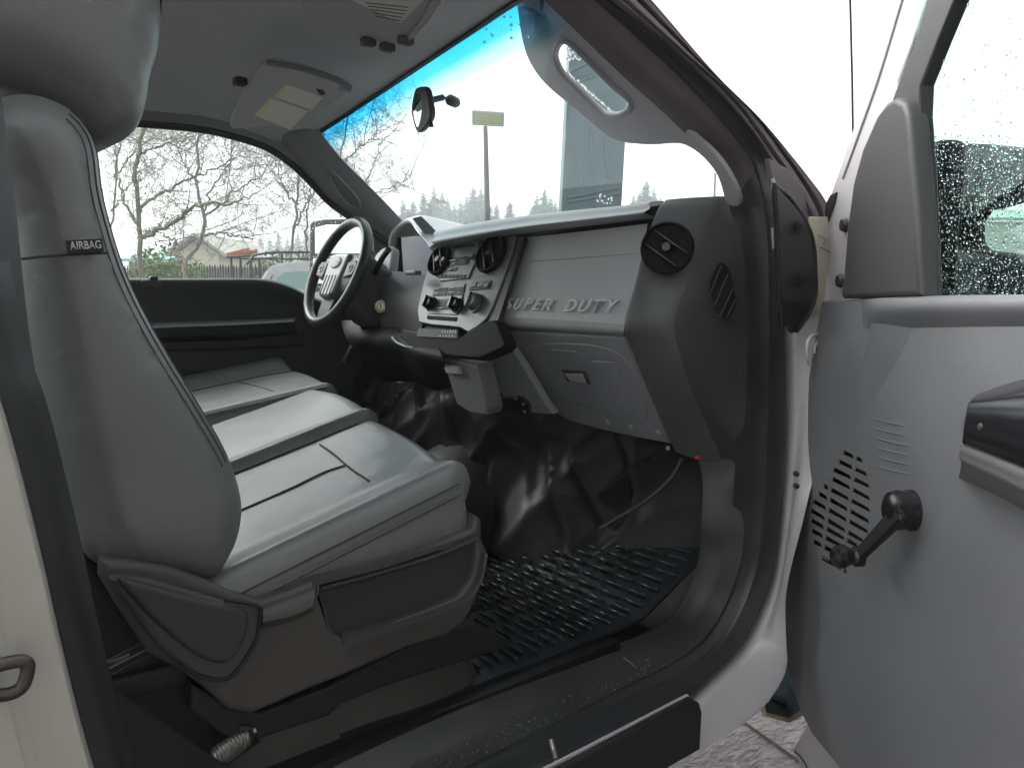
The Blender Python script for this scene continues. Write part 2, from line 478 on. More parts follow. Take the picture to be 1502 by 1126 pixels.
#PARTS
# =============================================================== THE TRUCK
truck = thing('pickup_truck', 'white work truck seen through its open front passenger door, with grey leather seats and dashboard', 'pickup truck', (0.3, 0, 0))
T = truck
# ---- roof
hdr = [PY(470,190,.58), PY(560,131,.32), PX(640,77,1.13), PX(700,37,1.11), PX(755,0,1.07), V((1.03,-.50,1.965)), V((1.0,-.62,1.90))]
def roof_st(x, ze, zc, w=.69):
    return [V((x,w,ze)), V((x,w-.12,ze+(zc-ze)*.62)), V((x,.3,zc-.015)), V((x,0,zc)), V((x,-.3,zc-.015)), V((x,-w+.12,ze+(zc-ze)*.62)), V((x,-w,ze))]
ap = YM((205,179,.69),(280,185,.69),(330,194,.69),(390,213,.69),(430,238,.69),(460,268,.70))
liner = sheet('roof_lining', [hdr, [ap[4]+V((-.03,-.01,.05))]+[V((.98,.5,1.95)),V((1.0,.25,1.99)),V((1.0,0,2.0)),V((.98,-.25,1.99)),V((.95,-.5,1.965)),V((.93,-.63,1.90))],
    [ap[2]+V((-.02,-.01,.03))]+roof_st(.84,1.86,2.02)[1:], [ap[0]+V((0,-.01,.03))]+roof_st(.62,1.86,2.035)[1:], roof_st(.2,1.86,2.05), roof_st(-.5,1.84,2.02)], 'liner', T, n=40, cross=4, thick=.02)
tag(liner, 'dark grey fabric roof lining')
sheet('roof', [[p+V((.06,0,.045)) for p in hdr]]+[[p+V((0,0,.05)) for p in roof_st(x,1.88,2.04,.74)] for x in (.84,.2,-.55)], 'white', T, n=30, cross=3, thick=.004, away=V((0,0,9)))
# header edge strip (black glass frit)
tube('windshield_seal', [p+V((.004,0,-.004)) for p in hdr[:6]], .006, 'rubber', T, n=40)
# ---- windshield
wh = [p+V((.015,0,.008)) for p in hdr]; wh[0] = wh[0]+V((0,.06,-.02)); wh[-1] += V((0,-.06,0))
wb = [V((1.50,.74,1.55)), V((1.64,.45,1.53)), V((1.70,.15,1.525)), V((1.71,-.1,1.525)), V((1.68,-.35,1.53)), V((1.58,-.60,1.55)), V((1.48,-.74,1.56))]
wm = [a.lerp(b, .5)+V((.03,0,.03)) for a, b in zip(wh, wb)]
ws = sheet('windshield', [wh, wm, wb], 'windshield', T, n=40, cross=10)
tag(ws, 'windshield with a blue shade band along its top')
# ---- driver side
dsurf = YM((400,205,.70),(430,236,.70),(462,268,.70),(485,293,.70),(530,325,.70),(578,356,.70))
wside = YM((470,186,.575),(474,200,.58),(500,232,.59),(530,262,.60),(562,294,.61),(596,330,.62))
wmid = [a.lerp(b, .5)+V((-.02,-.015,0)) for a, b in zip(dsurf, wside)]
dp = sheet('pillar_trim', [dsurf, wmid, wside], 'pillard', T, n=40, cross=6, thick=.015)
tag(dp, 'grey trim on the far windshield pillar with a slot handle')
fr_dp = frame(wmid[2]+V((-.02,-.01,.0)), (wmid[4]-wmid[1]), (wside[2]-dsurf[2]))
hp = curve([PP(a,b,fr_dp[0],fr_dp[3]) for a,b in ((483,252),(492,256),(520,286),(528,300),(522,305),(508,298),(486,268))], 40, True, True)
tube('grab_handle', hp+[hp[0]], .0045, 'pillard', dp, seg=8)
seal_d = YM((190,181,.70),(215,182,.70),(280,188,.70),(330,197,.70),(390,216,.70),(430,243,.70),(462,274,.71),(485,298,.71),(530,330,.71),(580,362,.71))
tube('door_seal', seal_d, .011, 'rubber2', T, n=60)
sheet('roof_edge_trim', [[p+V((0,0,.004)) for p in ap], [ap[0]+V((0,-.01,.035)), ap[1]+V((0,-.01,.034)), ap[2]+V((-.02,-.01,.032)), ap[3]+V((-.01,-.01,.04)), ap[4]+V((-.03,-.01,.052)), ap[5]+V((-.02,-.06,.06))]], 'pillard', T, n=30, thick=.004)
# far door
far = tag(sheet('door', [YM((150,408,.72),(215,408,.72),(300,408,.72),(372,408,.72),(400,411,.72),(425,419,.72),(450,431,.72),(490,448,.72),(560,470,.72)),
    YM((150,411,.70),(215,411,.70),(300,411,.70),(372,411,.70),(400,414,.70),(425,422,.70),(450,434,.70),(490,451,.70),(560,473,.70)),
    YM((150,422,.705),(215,422,.705),(300,422,.705),(372,422,.705),(400,424,.705),(425,431,.705),(450,443,.705),(490,460,.705),(560,482,.705)),
    YL(.735,(150,452),(215,452),(300,450),(372,450),(400,450),(425,451),(450,456),(490,470),(560,492)),
    YL(.735,(150,520),(215,520),(300,520),(372,520),(400,520),(425,520),(450,520),(490,525),(560,530)),
    YL(.735,(150,640),(215,640),(300,640),(372,640),(400,640),(425,640),(450,640),(490,640),(560,640)),
    ], 'dark', T, n=50, cross=3, thick=.03), 'closed far door with dark grey trim and a long armrest')
arm = [YL(.735,(170,474),(255,472),(340,469),(436,465)), YL(.66,(170,480),(255,476),(340,473),(432,469)), YL(.655,(170,484),(255,480),(340,477),(432,472)), YL(.735,(170,520),(255,509),(340,506),(436,500))]
sheet('armrest', [arm[0],arm[1],arm[2]], 'grey2', far, n=20, thick=.0)
sheet('door_pocket', [arm[2], YL(.66,(170,498),(255,494),(340,491),(436,487)), YL(.735,(170,506),(255,502),(340,499),(436,494))], 'blackm', far, n=20)
sheet('pocket_ledge', [YL(.735,(170,500),(255,499),(340,498),(448,486)), YL(.69,(170,503),(255,502),(340,500),(446,489)), YL(.70,(170,514),(255,512),(340,510),(444,503)), YL(.735,(170,518),(255,516),(340,514),(448,507))], 'dark', far, n=20)
box('lock_knob', PY(225,411,.70), (.022,.02,.022), 'rubber', far, .005)
box('lock_knob_base', PY(222,416,.695), (.05,.012,.02), 'dark', far, .004)
gl = [YL(.725,(100,170),(205,178),(330,190),(400,212),(462,268),(530,328),(585,372)), YL(.725,(100,412),(215,412),(330,412),(380,412),(430,424),(500,455),(590,480))]
sheet('window_glass', gl, 'glass', far, n=30, cross=2)
# wedge at the front of far window
plate('window_frame', FY(.715), FPX(FY(.715),(541,318),(549,330),(549,368),(560,375),(600,380),(600,340),(575,318)), 'dark', far, .012, .002)
# far mirror
mfr = frame(V((1.62,1.10,0)), V((.25,-1,0)), V((0,0,1)))
mo = FPX(mfr,(453,328),(458,322),(475,319),(520,318),(541,320),(545,328),(545,418),(540,428),(458,428),(452,420))
mirr = tag(plate('side_mirror', mfr, mo, 'black', T, .09, .012), 'large black towing mirror outside the far window')
plate('mirror_glass', mfr, FPX(mfr,(463,334),(480,330),(534,330),(537,334),(537,372),(463,372)), 'mirror', mirr, .003, .001, z=.004)
plate('spotter_glass', mfr, FPX(mfr,(460,380),(539,380),(539,416),(460,416)), 'mirror', mirr, .003, .001, z=.004)
tube('mirror_arm', [V((1.60,1.05,1.50)), V((1.55,.82,1.46))], .02, 'black', mirr)
tube('mirror_arm', [V((1.60,1.05,1.36)), V((1.55,.82,1.38))], .02, 'black', mirr)
# ---- cab shell that closes the light box
tag(sheet('cab_floor', [[V((-.5,-.70,.775)), V((1.05,-.70,.775))], [V((-.5,.74,.775)), V((1.05,.74,.775))]], 'vinyl', T, n=30, rsm=False, thick=.02, away=V((0,0,9))), 'black vinyl cab floor')
sheet('rear_panel', [[V((-.48,-.72,.75)), V((-.5,.72,.75))], [V((-.5,-.72,1.30)), V((-.5,.72,1.30))]], 'dark', T, n=4, rsm=False, thick=.03)
sheet('rear_header', [[V((-.5,-.72,1.90)), V((-.5,.72,1.90))], [V((-.5,-.72,2.03)), V((-.5,.72,2.03))]], 'dark', T, n=4, rsm=False, thick=.03)
sheet('rear_glass', [[V((-.5,-.72,1.30)), V((-.5,.72,1.30))], [V((-.5,-.72,1.90)), V((-.5,.72,1.90))]], 'glass', T, n=4, rsm=False)
box('rear_pillar', V((-.35,.74,1.65)), (.55,.05,.5), 'pillard', T, .01)
box('rear_side_panel', V((-.3,.76,1.1)), (.5,.06,.75), 'dark', T, .01)
# outer skin of far side + hood + fender
sheet('body_side', [[V((-.5,.86,1.36)), V((1.6,.86,1.36))], [V((-.5,.92,1.15)), V((1.6,.92,1.15))], [V((-.5,.90,.55)), V((1.6,.90,.55))]], 'white', T, n=8, thick=.005, away=V((0,9,1)))
sheet('hood', [[V((1.72,.80,1.40)), V((2.4,.78,1.36)), V((2.9,.72,1.28))], [V((1.74,.4,1.44)), V((2.4,.4,1.40)), V((2.98,.35,1.30))], [V((1.75,0,1.43)), V((2.4,0,1.40)), V((3.0,0,1.30))], [V((1.74,-.4,1.44)), V((2.4,-.4,1.40)), V((2.98,-.35,1.30))], [V((1.72,-.80,1.40)), V((2.4,-.78,1.36)), V((2.9,-.72,1.28))]], 'white', T, n=20, cross=3, thick=.004, away=V((2,0,9)))
sheet('cowl', [[V((1.46,.76,1.50)), V((1.60,.4,1.49)), V((1.66,0,1.49)), V((1.60,-.4,1.49)), V((1.44,-.76,1.50))], [V((1.72,.80,1.40)), V((1.74,.4,1.44)), V((1.75,0,1.43)), V((1.74,-.4,1.44)), V((1.72,-.80,1.40))]], 'rubber', T, n=20, thick=.01, away=V((2,0,9)))
sheet('firewall', [[V((1.42,.78,.60)), V((1.42,-.78,.60))], [V((1.5,.78,1.49)), V((1.5,-.78,1.49))]], 'rubber', T, n=8, rsm=False, thick=.01)
# ---- toe board covered in creased vinyl
def fold(p, u, v):
    q = p.copy(); a = math.sin(math.pi*min(1, v*1.1))
    d = noise.noise(V((p.y*6, p.z*2.2+p.y*2, 3)))*.05+noise.noise(V((p.y*13+p.z*4, p.z*5, 9)))*.02
    r1_ = noise.noise(V((p.y*6+p.z*5, 1.5, p.z*3+p.y*2))); r2_ = noise.noise(V((p.y*9-p.z*4, 5.5, p.z*4)))
    d += .026*max(0, 1-abs(r1_)*4)**1.5+.016*max(0, 1-abs(r2_)*4.5)**1.5
    return q+V((-.7, 0, .7))*d*(.35+.65*a)*min(1, max(.15, (p.y+.66)/.22))
toe = sheet('vinyl_toe_board', [
    [V((1.10,.72,.77)), V((1.10,.2,.77)), V((1.13,-.2,.775)), V((1.22,-.45,.805)), V((1.34,-.60,.86)), V((1.36,-.72,.87))],
    [V((1.18,.72,.87)), V((1.14,.25,.86)), V((1.17,-.15,.87)), V((1.28,-.40,.89)), V((1.38,-.62,.92)), V((1.39,-.72,.93))],
    [V((1.26,.72,1.00)), V((1.20,.25,1.0)), V((1.19,-.05,1.0)), V((1.32,-.40,1.0)), V((1.40,-.62,1.0)), V((1.41,-.72,1.0))],
    [V((1.34,.72,1.20)), V((1.30,.25,1.2)), V((1.20,-.05,1.16)), V((1.36,-.40,1.15)), V((1.40,-.62,1.15)), V((1.40,-.72,1.15))],
    [V((1.45,.72,1.40)), V((1.42,.25,1.4)), V((1.40,0,1.4)), V((1.44,-.40,1.4)), V((1.44,-.62,1.4)), V((1.44,-.74,1.4))]],
    'vinyl', T, n=170, cross=26, fn=fold)
tag(toe, 'shiny creased black vinyl rising under the dashboard')
hump = sheet('tunnel', [[V((.1,-.22,.775)), V((1.2,-.20,.775))], [V((.1,-.16,.84)), V((.9,-.14,.86)), V((1.25,-.12,1.0))], [V((.1,0,.87)), V((.9,.02,.90)), V((1.25,.02,1.06))], [V((.1,.16,.84)), V((.9,.14,.86)), V((1.25,.12,1.0))], [V((.1,.22,.775)), V((1.2,.20,.775))]], 'vinyl', T, n=60, cross=8,
    fn=lambda p, u, v: p+V((0,0,noise.noise(p*7)*.012)))
lip = tube('mat_lip', [PX(1000,672,1.27), PX(985,700,1.24), PX(950,732,1.2), PX(905,760,1.15), PX(880,775,1.12)], .004, 'rubber2', toe, n=30)
# ---- floor mat
fm = tag(sheet('floor_mat', [[V((.50,-.675,.783)), V((1.36,-.675,.783))], [V((.50,-.20,.783)), V((1.17,-.20,.783))]], 'mat_', T, n=60, cross=8, rsm=False, thick=.006, away=V((.7,-.4,9)), fn=lambda p,u,v: p+V((0,0,noise.noise(p*8)*.004+max(0,p.x-1.14)*.45))), 'ribbed black rubber floor mat')
bm = bmesh.new()
for i in range(35):
    x = .56+i*.023
    for j in range(7):
        y = -.66+j*.066+(i % 2)*.012; L = .048+random.uniform(-.003,.003)
        if x > 1.34-(y+.66)*.40: continue
        box_bm(bm, V((x,y+.025,.7895+noise.noise(V((x,y,.783))*8)*.004+max(0,x-1.14)*.45)), X3, Y3, Z3, .0055, L, .007)
bmesh.ops.bevel(bm, geom=list(bm.edges), offset=.0012, segments=1, affect='EDGES')
bm_obj('mat_ribs', bm, 'mat_', fm)
# ---- dashboard
D = 'grey'
pan_t = XM((762,349,1.235),(850,340,1.235),(950,328,1.235)); pan_m = XM((748,400,1.20),(850,397,1.20),(938,393,1.20))
pan_b = XM((735,455,1.158),(830,460,1.158),(918,466,1.158)); pan_c = XM((733,466,1.152),(825,472,1.152),(916,477,1.152)); pan_l = XM((735,478,1.16),(825,484,1.16),(915,489,1.16)); pan_k = XM((742,484,1.20),(825,489,1.20),(918,494,1.20))
dash = sheet('dashboard', [pan_t, pan_m, pan_b, pan_c, pan_l, pan_k], 'grey', T, n=30, cross=5)
tag(dash, 'grey dashboard with large raised lettering above the glove box')
fp = frame(PX(830,440,1.168), pan_b[2]-pan_b[0], pan_t[1]-pan_b[1])
# pad
pb = XM((636,358,1.15),(665,352,1.155),(760,336,1.165),(860,324,1.18),(920,317,1.19),(947,314,1.195))
pu = XM((638,349,1.165),(665,344,1.17),(760,329,1.185),(860,317,1.20),(925,310,1.21),(953,306,1.213))
pt = XM((650,338,1.23),(690,329,1.24),(760,318,1.25),(860,307,1.26),(935,300,1.27),(968,295,1.27))
pk = [V((p.x+.30, p.y+(.02 if i < 2 else 0), p.z+.004)) for i, p in enumerate(pt)]
pn = [p+V((.09,0,-.006)) for p in pb]
sheet('dash_pad', [pn, pb, pu, pt, pk], 'pad', dash, n=40, cross=6, ang=60)
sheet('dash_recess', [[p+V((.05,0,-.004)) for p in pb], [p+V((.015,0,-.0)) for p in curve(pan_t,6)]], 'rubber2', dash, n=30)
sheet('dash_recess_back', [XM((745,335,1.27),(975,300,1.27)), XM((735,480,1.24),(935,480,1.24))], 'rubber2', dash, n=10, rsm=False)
# groove line + tiny word
tube('panel_seam', XM((778,383,1.2095),(850,378,1.2095),(938,371,1.2125)), .0009, 'pad', dash, n=20, seg=6)
def fit_text(name, s, fr, a, b, hgt, m, parent, depth=.002, shear=0, offset=0, z=0):
    """word between pixels a and b on the frame"""
    (x0, y0), (x1, y1) = FPX(fr, a, b)
    o = text(name, s, (V((0,0,0)),X3,Y3,Z3), 1, m, None, .0, offset=offset, shear=shear, align='LEFT')
    me = o.data; xs = [v.co.x for v in me.vertices]; ys = [v.co.y for v in me.vertices]
    bm = bmesh.new(); bm.from_mesh(me); bpy.data.objects.remove(o)
    sx = math.hypot(x1-x0, y1-y0)/(max(xs)-min(xs)); sy = hgt/(max(ys)-min(ys)); mx, mn = min(xs), (max(ys)+min(ys))/2
    an = math.atan2(y1-y0, x1-x0)
    bmesh.ops.dissolve_limit(bm, angle_limit=.01, verts=bm.verts, edges=bm.edges)
    g = bmesh.ops.extrude_face_region(bm, geom=list(bm.faces)); up = {v for v in g['geom'] if isinstance(v, bmesh.types.BMVert)}
    O, u, v_, n = fr
    for v in bm.verts:
        x = (v.co.x-mx)*sx; y = (v.co.y-mn)*sy; zz = (depth if v in up else 0)+z
        X = x0+x*math.cos(an)-y*math.sin(an); Y = y0+x*math.sin(an)+y*math.cos(an)
        v.co = O+u*X+v_*Y+n*zz
    bmesh.ops.remove_doubles(bm, verts=bm.verts, dist=1e-6)
    bmesh.ops.recalc_face_normals(bm, faces=bm.faces)
    me2 = bpy.data.meshes.new(name); bm.to_mesh(me2); bm.free(); return link(name, me2, m, parent, False)
def letters(word, p0, p1, fr, hgt, m, parent, **k):
    n = len(word)
    for i, ch in enumerate(word):
        a = i/n; b = (i+.80)/n
        A = (p0[0]+(p1[0]-p0[0])*a, p0[1]+(p1[1]-p0[1])*a); B = (p0[0]+(p1[0]-p0[0])*b, p0[1]+(p1[1]-p0[1])*b)
        fit_text('letter', ch, fr, A, B, hgt, m, parent, **k)
letters('SUPER', (742,446), (813,448), fp, .027, 'letter', dash, depth=.0055, shear=.3, offset=.008, z=-.0005)
letters('DUTY', (831,449), (912,450), fp, .027, 'letter', dash, depth=.0055, shear=.3, offset=.008, z=-.0005)
fp2 = frame(PX(926,367,1.2165), pan_b[2]-pan_b[0], pan_t[1]-pan_m[1])
fit_text('small_print', 'AIRBAG', fp2, (918,368), (934,366), .006, 'dark', dash, depth=.0012)
# end pod
podL = XM((976,294,1.25),(966,306,1.225),(950,345,1.19),(932,415,1.165),(916,478,1.145),(930,520,1.18),(950,570,1.225),(990,660,1.30))
podR = YL(-.70,(1064,288),(1052,312),(1036,345),(1010,410),(989,470),(996,515),(1016,575),(1062,680))
podM = [a.lerp(b, .5)+V((-.018,0,0)) for a, b in zip(podL, podR)]
pod = sheet('dash_end', [podL, [a.lerp(b,.12)+V((-.012,0,0)) for a,b in zip(podL,podR)], podM, [a.lerp(b,.88)+V((-.010,0,0)) for a,b in zip(podL,podR)], podR], 'pod_sheen', dash, n=60, cross=5)
podO = YM((1084,286,-.73),(1090,312,-.74),(1097,345,-.75),(1101,410,-.76),(1102,470,-.76),(1102,515,-.765),(1101,575,-.765),(1098,680,-.765))
sheet('dash_end_side', [podR, [a.lerp(b,.15)+V((.01,-.008,0)) for a,b in zip(podR,podO)], podO], 'dark', dash, n=60, cross=4)
sheet('dash_end_top', [[podL[0]+V((.3,0,0)), podL[0]], [podO[0]+V((.3,0,0)), podR[0]]], 'dark', dash, n=10, rsm=False)
sheet('dash_end_inner', [podL, [p+V((.08,.0,0)) for p in podL]], 'dark', dash, n=40)
# round vents
def vent(c, n, r, parent, up, rot, sx=1.0, ringm='black'):
    v = lathe('air_vent', c, n, [(r*1.0,-.004),(r*1.04,.006),(r*1.0,.012),(r*.93,.013),(r*.88,.004),(r*.5,.002),(0,.0015)], 'ventm', parent, 48, u=up, scl=(sx,1))
    a = (up-n*up.dot(n)).normalized(); b = n.cross(a)
    d = a*math.cos(rot)+b*math.sin(rot); e = n.cross(d)
    for k in (-.30, .42):
        w = 2*r*.86*math.sqrt(max(.05, 1-k*k))
        box('vent_slat', c+e*(k*r*.86)+n*.007, (w, .0035, .012), ringm, v, .0008, ax=(d, e, n))
    lathe('vent_knob', c+n*.010, n, [(.0,.006),(.008,.006),(.010,.002),(.010,-.01)], 'black', v, 16)
    return v
fpod = frame(podM[3], podR[3]-podL[3], podL[2]-podL[4])
cpod = PP(981,367,podM[3]+V((-.004,0,0)),fpod[3])
pv = vent(cpod+fpod[3]*.012, fpod[3], .048, dash, fpod[2], .9)
# defrost grille on pod side
A_, B_ = podR[4], podO[4]
fsd = frame(PY(1058,425,-.742), B_-A_, podR[3]-podR[5])
go = FPX(fsd,(1052,388),(1060,386),(1069,400),(1076,428),(1078,445),(1070,462),(1062,467),(1050,452),(1042,430),(1041,412))
gfx = plate('side_vent', fsd, go, 'hole', dash, .003, .0008, z=.004, smooth_outline=40)
for k, (a, b) in enumerate((((1041,432),(1058,390)),((1047,450),(1068,402)),((1056,464),(1075,424)),((1066,466),(1079,440)))):
    p, q = PP(*a,fsd[0]+fsd[3]*.005,fsd[3]), PP(*b,fsd[0]+fsd[3]*.005,fsd[3]); tube('vent_slat', [p,q], .0014, 'dark', gfx, seg=6)
box('trim_clip', PY(1088,544,-.757), (.008,.004,.018), 'brown', dash, .002)
# glove box
gA, gB, gC = PX(742,486,1.172), PX(916,494,1.172), PX(805,602,1.285)
fg = frame(gA, gB-gA, gA-gC)
go = FPX(fg,(745,486),(916,495),(950,570),(984,651),(935,642),(880,630),(830,616),(812,606),(798,588),(770,536))
gb = tag(plate('glove_box', fg, go, 'grey2', dash, .02, .004), 'grey glove box lid below the lettering')
plate('lid_panel', fg, FPX(fg,(775,508),(905,516),(950,615),(880,600),(822,585),(800,550)), 'grey2', gb, .006, .003, z=.0015, smooth_outline=60)
plate('lid_rib', fg, FPX(fg,(868,528),(900,530),(935,610),(905,606)), 'grey2', gb, .006, .003, z=.0035)
plate('latch_recess', fg, FPX(fg,(826,541),(860,543),(868,562),(834,557)), 'dark', gb, .004, .0015, z=.006)
plate('latch', fg, FPX(fg,(831,545),(857,546),(863,560),(840,556)), 'grey', gb, .006, .002, z=.009)
fgt = [PP(a,b,fg[0]+fg[3]*.003,fg[3]) for a,b in ((810,513),(844,516))]
tube('latch_bar', fgt, .0015, 'pad', gb, seg=6)
for a, b in ((892,619),(925,626),(965,634)): lathe('fastener', PP(a,b,fg[0]+fg[3]*.0005,fg[3]), fg[3], [(0,.003),(.006,.002),(.007,0)], 'grey', gb, 12)
# wedge + bin + outlet left of the glove box
fw = frame(PX(745,520,1.17), V((0,-1,0)), V((-.42,0,1)))
plate('lower_trim', fw, FPX(fw,(702,533),(748,508),(768,538),(800,592),(812,608),(745,603),(730,575)), 'grey2', dash, .02, .004)
bn = plate('storage_bin', frame(PX(685,560,1.09), V((.1,-1,0)), V((-.1,0,1))), FPX(frame(PX(685,560,1.09), V((.1,-1,0)), V((-.1,0,1))),(649,525),(700,534),(716,600),(713,609),(690,606),(669,592)), 'pillard', dash, .05, .005)
fb = frame(PX(685,560,1.09), V((.1,-1,0)), V((-.1,0,1)))
plate('bin_latch', fb, FPX(fb,(656,533),(676,535),(681,548),(660,546)), 'grey', bn, .014, .004, z=.014)
ou = plate('power_outlet', fw, FPX(fw,(712,581),(766,580),(778,590),(780,606),(735,612),(712,606)), 'blackm', dash, .03, .004, z=.01)
tube('outlet_bracket', [PP(a,b,fw[0]+fw[3]*.014,fw[3]) for a,b in ((713,582),(732,583),(731,598),(722,600))], .0016, 'steel', ou, seg=6)
for a, b in ((757,584),(768,592),(770,603)): lathe('outlet_contact', PP(a,b,fw[0]+fw[3]*.012,fw[3]), fw[3], [(0,.004),(.004,.003),(.004,0)], 'brass', ou, 10)
# centre stack
fs = frame(PX(700,420,1.155), V((0,-1,0)), V((.42,0,.91)))
so = FPX(fs,(648,358),(700,349),(757,343),(752,370),(738,410),(722,452),(713,468),(700,479),(686,487),(674,480),(630,476),(614,472),(612,455),(618,425),(632,376))
st = tag(plate('center_stack', fs, so, 'silver', dash, .025, .003), 'silver grey centre panel with vents, radio and knobs')
plate('stack_side', fs, FPX(fs,(757,343),(768,346),(749,405),(729,470),(738,480),(700,500),(690,500),(715,468),(740,405)), 'rubber2', dash, .012, .002, z=-.004)
vent(PP(722,374,fs[0]+fs[3]*.002,fs[3]), fs[3], .047, st, fs[2], .6)
vent(PP(647,383,fs[0]+fs[3]*.002,fs[3]), fs[3], .040, st, fs[2], .6)
def onst(name, pts, m, z, parent=None, d=.004, bv=.0008): return plate(name, fs, FPX(fs,*pts), m, parent or st, d, bv, z=z)
rad = onst('radio', ((664,357),(712,350),(703,375),(688,409),(646,413),(655,385)), 'silver', .004, d=.006)
onst('disc_slot', ((669,363),(699,359),(698,362),(668,366)), 'hole', .006, rad, .003, .0004)
onst('display', ((661,380),(692,377),(688,389),(656,392)), 'black', .0065, rad, .004)
for a, b in ((697,378),(702,359),(665,362),(655,383)):
    lathe('radio_knob', PP(a,b,fs[0]+fs[3]*.004,fs[3]), fs[3], [(.0,.014),(.006,.014),(.007,.012),(.0075,0)], 'silver', rad, 16)
onst('button', ((662,395),(673,394),(671,398),(660,399)), 'dark', .006, rad, .004)
for i in range(7):
    x = 647+i*5.6; onst('button', ((x,404.5),(x+4.6,404),(x+3.6,408.5),(x-1,409)), 'dark', .006, rad, .004, .0005)
hv = onst('climate_panel', ((638,422),(683,417),(677,447),(671,462),(628,460),(631,443)), 'silver', .003, d=.005)
for i in range(2):
    for j in range(2):
        x = 639+i*22-j*2; y = 424+j*6.5-i*1; onst('button', ((x,y),(x+20,y-1.5),(x+18.5,y+4),(x-1.5,y+5)), 'dark', .0045, hv, .003, .0005)
onst('button_row', ((640,440),(668,439),(664,455),(636,455)), 'dark', .0045, hv, .003)
def knob(px, py, r, par, m='black'):
    c = PP(px,py,fs[0]+fs[3]*.004,fs[3]); k = lathe('control_knob', c, fs[3], [(0,.020),(r*.82,.020),(r*.92,.017),(r,.002),(r*1.15,.001),(r*1.15,-.002)], m, par, 24)
    box('knob_grip', c+fs[3]*.022, (r*.35, r*1.7, .008), m, k, .001, ax=(fs[1], fs[2], fs[3])); return k
knob(671,448,.017,hv); knob(633,446,.017,hv)
onst('switch_row', ((693,415),(722,412),(718,424),(689,426)), 'dark', .003)
for i in range(3): x = 694+i*9; onst('switch', ((x,417),(x+7.5,416),(x+6,421.5),(x-1.5,422.5)), 'silver', .006, None, .004)
k4 = knob(697,444,.021,st,'silver')
onst('coin_slot', ((628,463),(671,466),(669,471),(627,468)), 'hole', .003)
for x, y, w in ((641,425,6),(663,423.5,6),(640,432,5),(662,430,7),(663,384,9),(668,388,5),(700,418.5,3),(709,417.5,3),(660,397,6),(645,453,8),(694,430,6)):
    onst('printed_mark', ((x,y),(x+w,y-.5),(x+w-.3,y+.6),(x-.3,y+1.1)), 'textw', .0095 if y < 400 else .0075, None, .001, .0001)
# lower black console tray
ft = frame(PX(670,500,1.075), V((0,-1,0)), V((.25,0,1)))
tr = tag(plate('console_tray', ft, FPX(ft,(690,482),(715,470),(726,469),(732,480),(742,504),(735,512),(702,526),(655,522),(606,512),(585,494),(590,482),(612,486),(625,478),(672,482),(676,494)), 'ventm', dash, .035, .005), 'black tray under the centre panel')
plate('tray_face', ft, FPX(ft,(615,482),(673,484),(672,497),(612,494)), 'dark', tr, .004, .001, z=.003)
for i in range(6): x = 650+i*3.8; fit_text('indicator', 'I', ft, (x,487), (x+1.8,486.6), .007, 'textw', tr, depth=.001, z=.003)
for i in range(5): x = 646+i*4.5; fit_text('indicator', '-', ft, (x,493), (x+2.4,493), .003, 'textw', tr, depth=.001, z=.003)
# ---- instrument hood
hood_r = [PY(573,402,.60), PY(572,370,.60), PY(573,346,.59), PY(583,331,.55), PY(604,319,.46), PY(619,334,.36), PY(633,350,.27), PY(639,358,.22)]
hood_i = [PY(583,402,.59), PY(581,370,.58), PY(583,352,.57), PY(590,338,.53), PY(603,328,.45), PY(614,341,.35), PY(627,356,.26), PY(633,366,.22)]
hood_f = [p+V((.20,.0,.0)) for p in hood_r]
hood_f[4] += V((0,0,-.012)); hood_f[5] += V((0,0,.0))
hd = tag(sheet('instrument_hood', [[p+V((.05,0,0)) for p in hood_i], hood_i, [a.lerp(b,.5)+V((-.012,0,0)) for a,b in zip(hood_i,hood_r)], hood_r, [p+V((.05,-.0,.008)) for p in hood_r], hood_f], 'pad', dash, n=70, cross=5, ang=40), 'hooded instrument cluster behind the steering wheel')
plate('hood_shade', frame(PY(625,338,.31), V((.8,-.5,0)), V((.0,.0,1))), FPX(frame(PY(625,338,.31), V((.8,-.5,0)), V((0,0,1))),(605,320),(618,317),(634,333),(649,350),(640,362),(631,353)), 'pillard', hd, .02, .001)  # darker plate that paints the shading on the hood's side face
cl = frame(PX(610,385,1.27), V((0,-1,0)), V((.25,0,1)))
plate('gauge_face', cl, FPX(cl,(588,348),(615,346),(638,372),(640,412),(592,412)), 'pillar', hd, .01, .002)
bz = plate('gauge_surround', frame(PY(585,380,.56), V((.9,-.25,0)), V((.12,0,1))), FPX(frame(PY(585,380,.56), V((.9,-.25,0)), V((.12,0,1))),(582,350),(588,344),(600,346),(602,360),(600,385),(594,405),(586,408),(582,395)), 'blackm', hd, .03, .008, smooth_outline=40)
sheet('dash_driver_front', [XM((560,395,1.22),(600,400,1.22),(640,405,1.2)), XM((555,430,1.16),(600,440,1.16),(625,450,1.14)), XM((560,500,1.18),(590,500,1.16),(615,500,1.14))], 'dark', dash, n=20, cross=3)
box('vent_edge', PX(606,400,1.13), (.02,.05,.012), 'silver', dash, .004)
# far-left vent pod
lp = plate('air_vent', fs_l := frame(PX(560,383,1.26), V((0,-1,0)), V((.4,0,1))), FPX(fs_l,(546,395),(549,378),(558,366),(570,361),(575,364),(572,392),(566,400)), 'pad', dash, .03, .006, smooth_outline=40)
lathe('vent_knob', PP(556,386,fs_l[0]+fs_l[3]*.002,fs_l[3]), fs_l[3], [(0,.01),(.012,.008),(.014,0)], 'black', lp, 16)
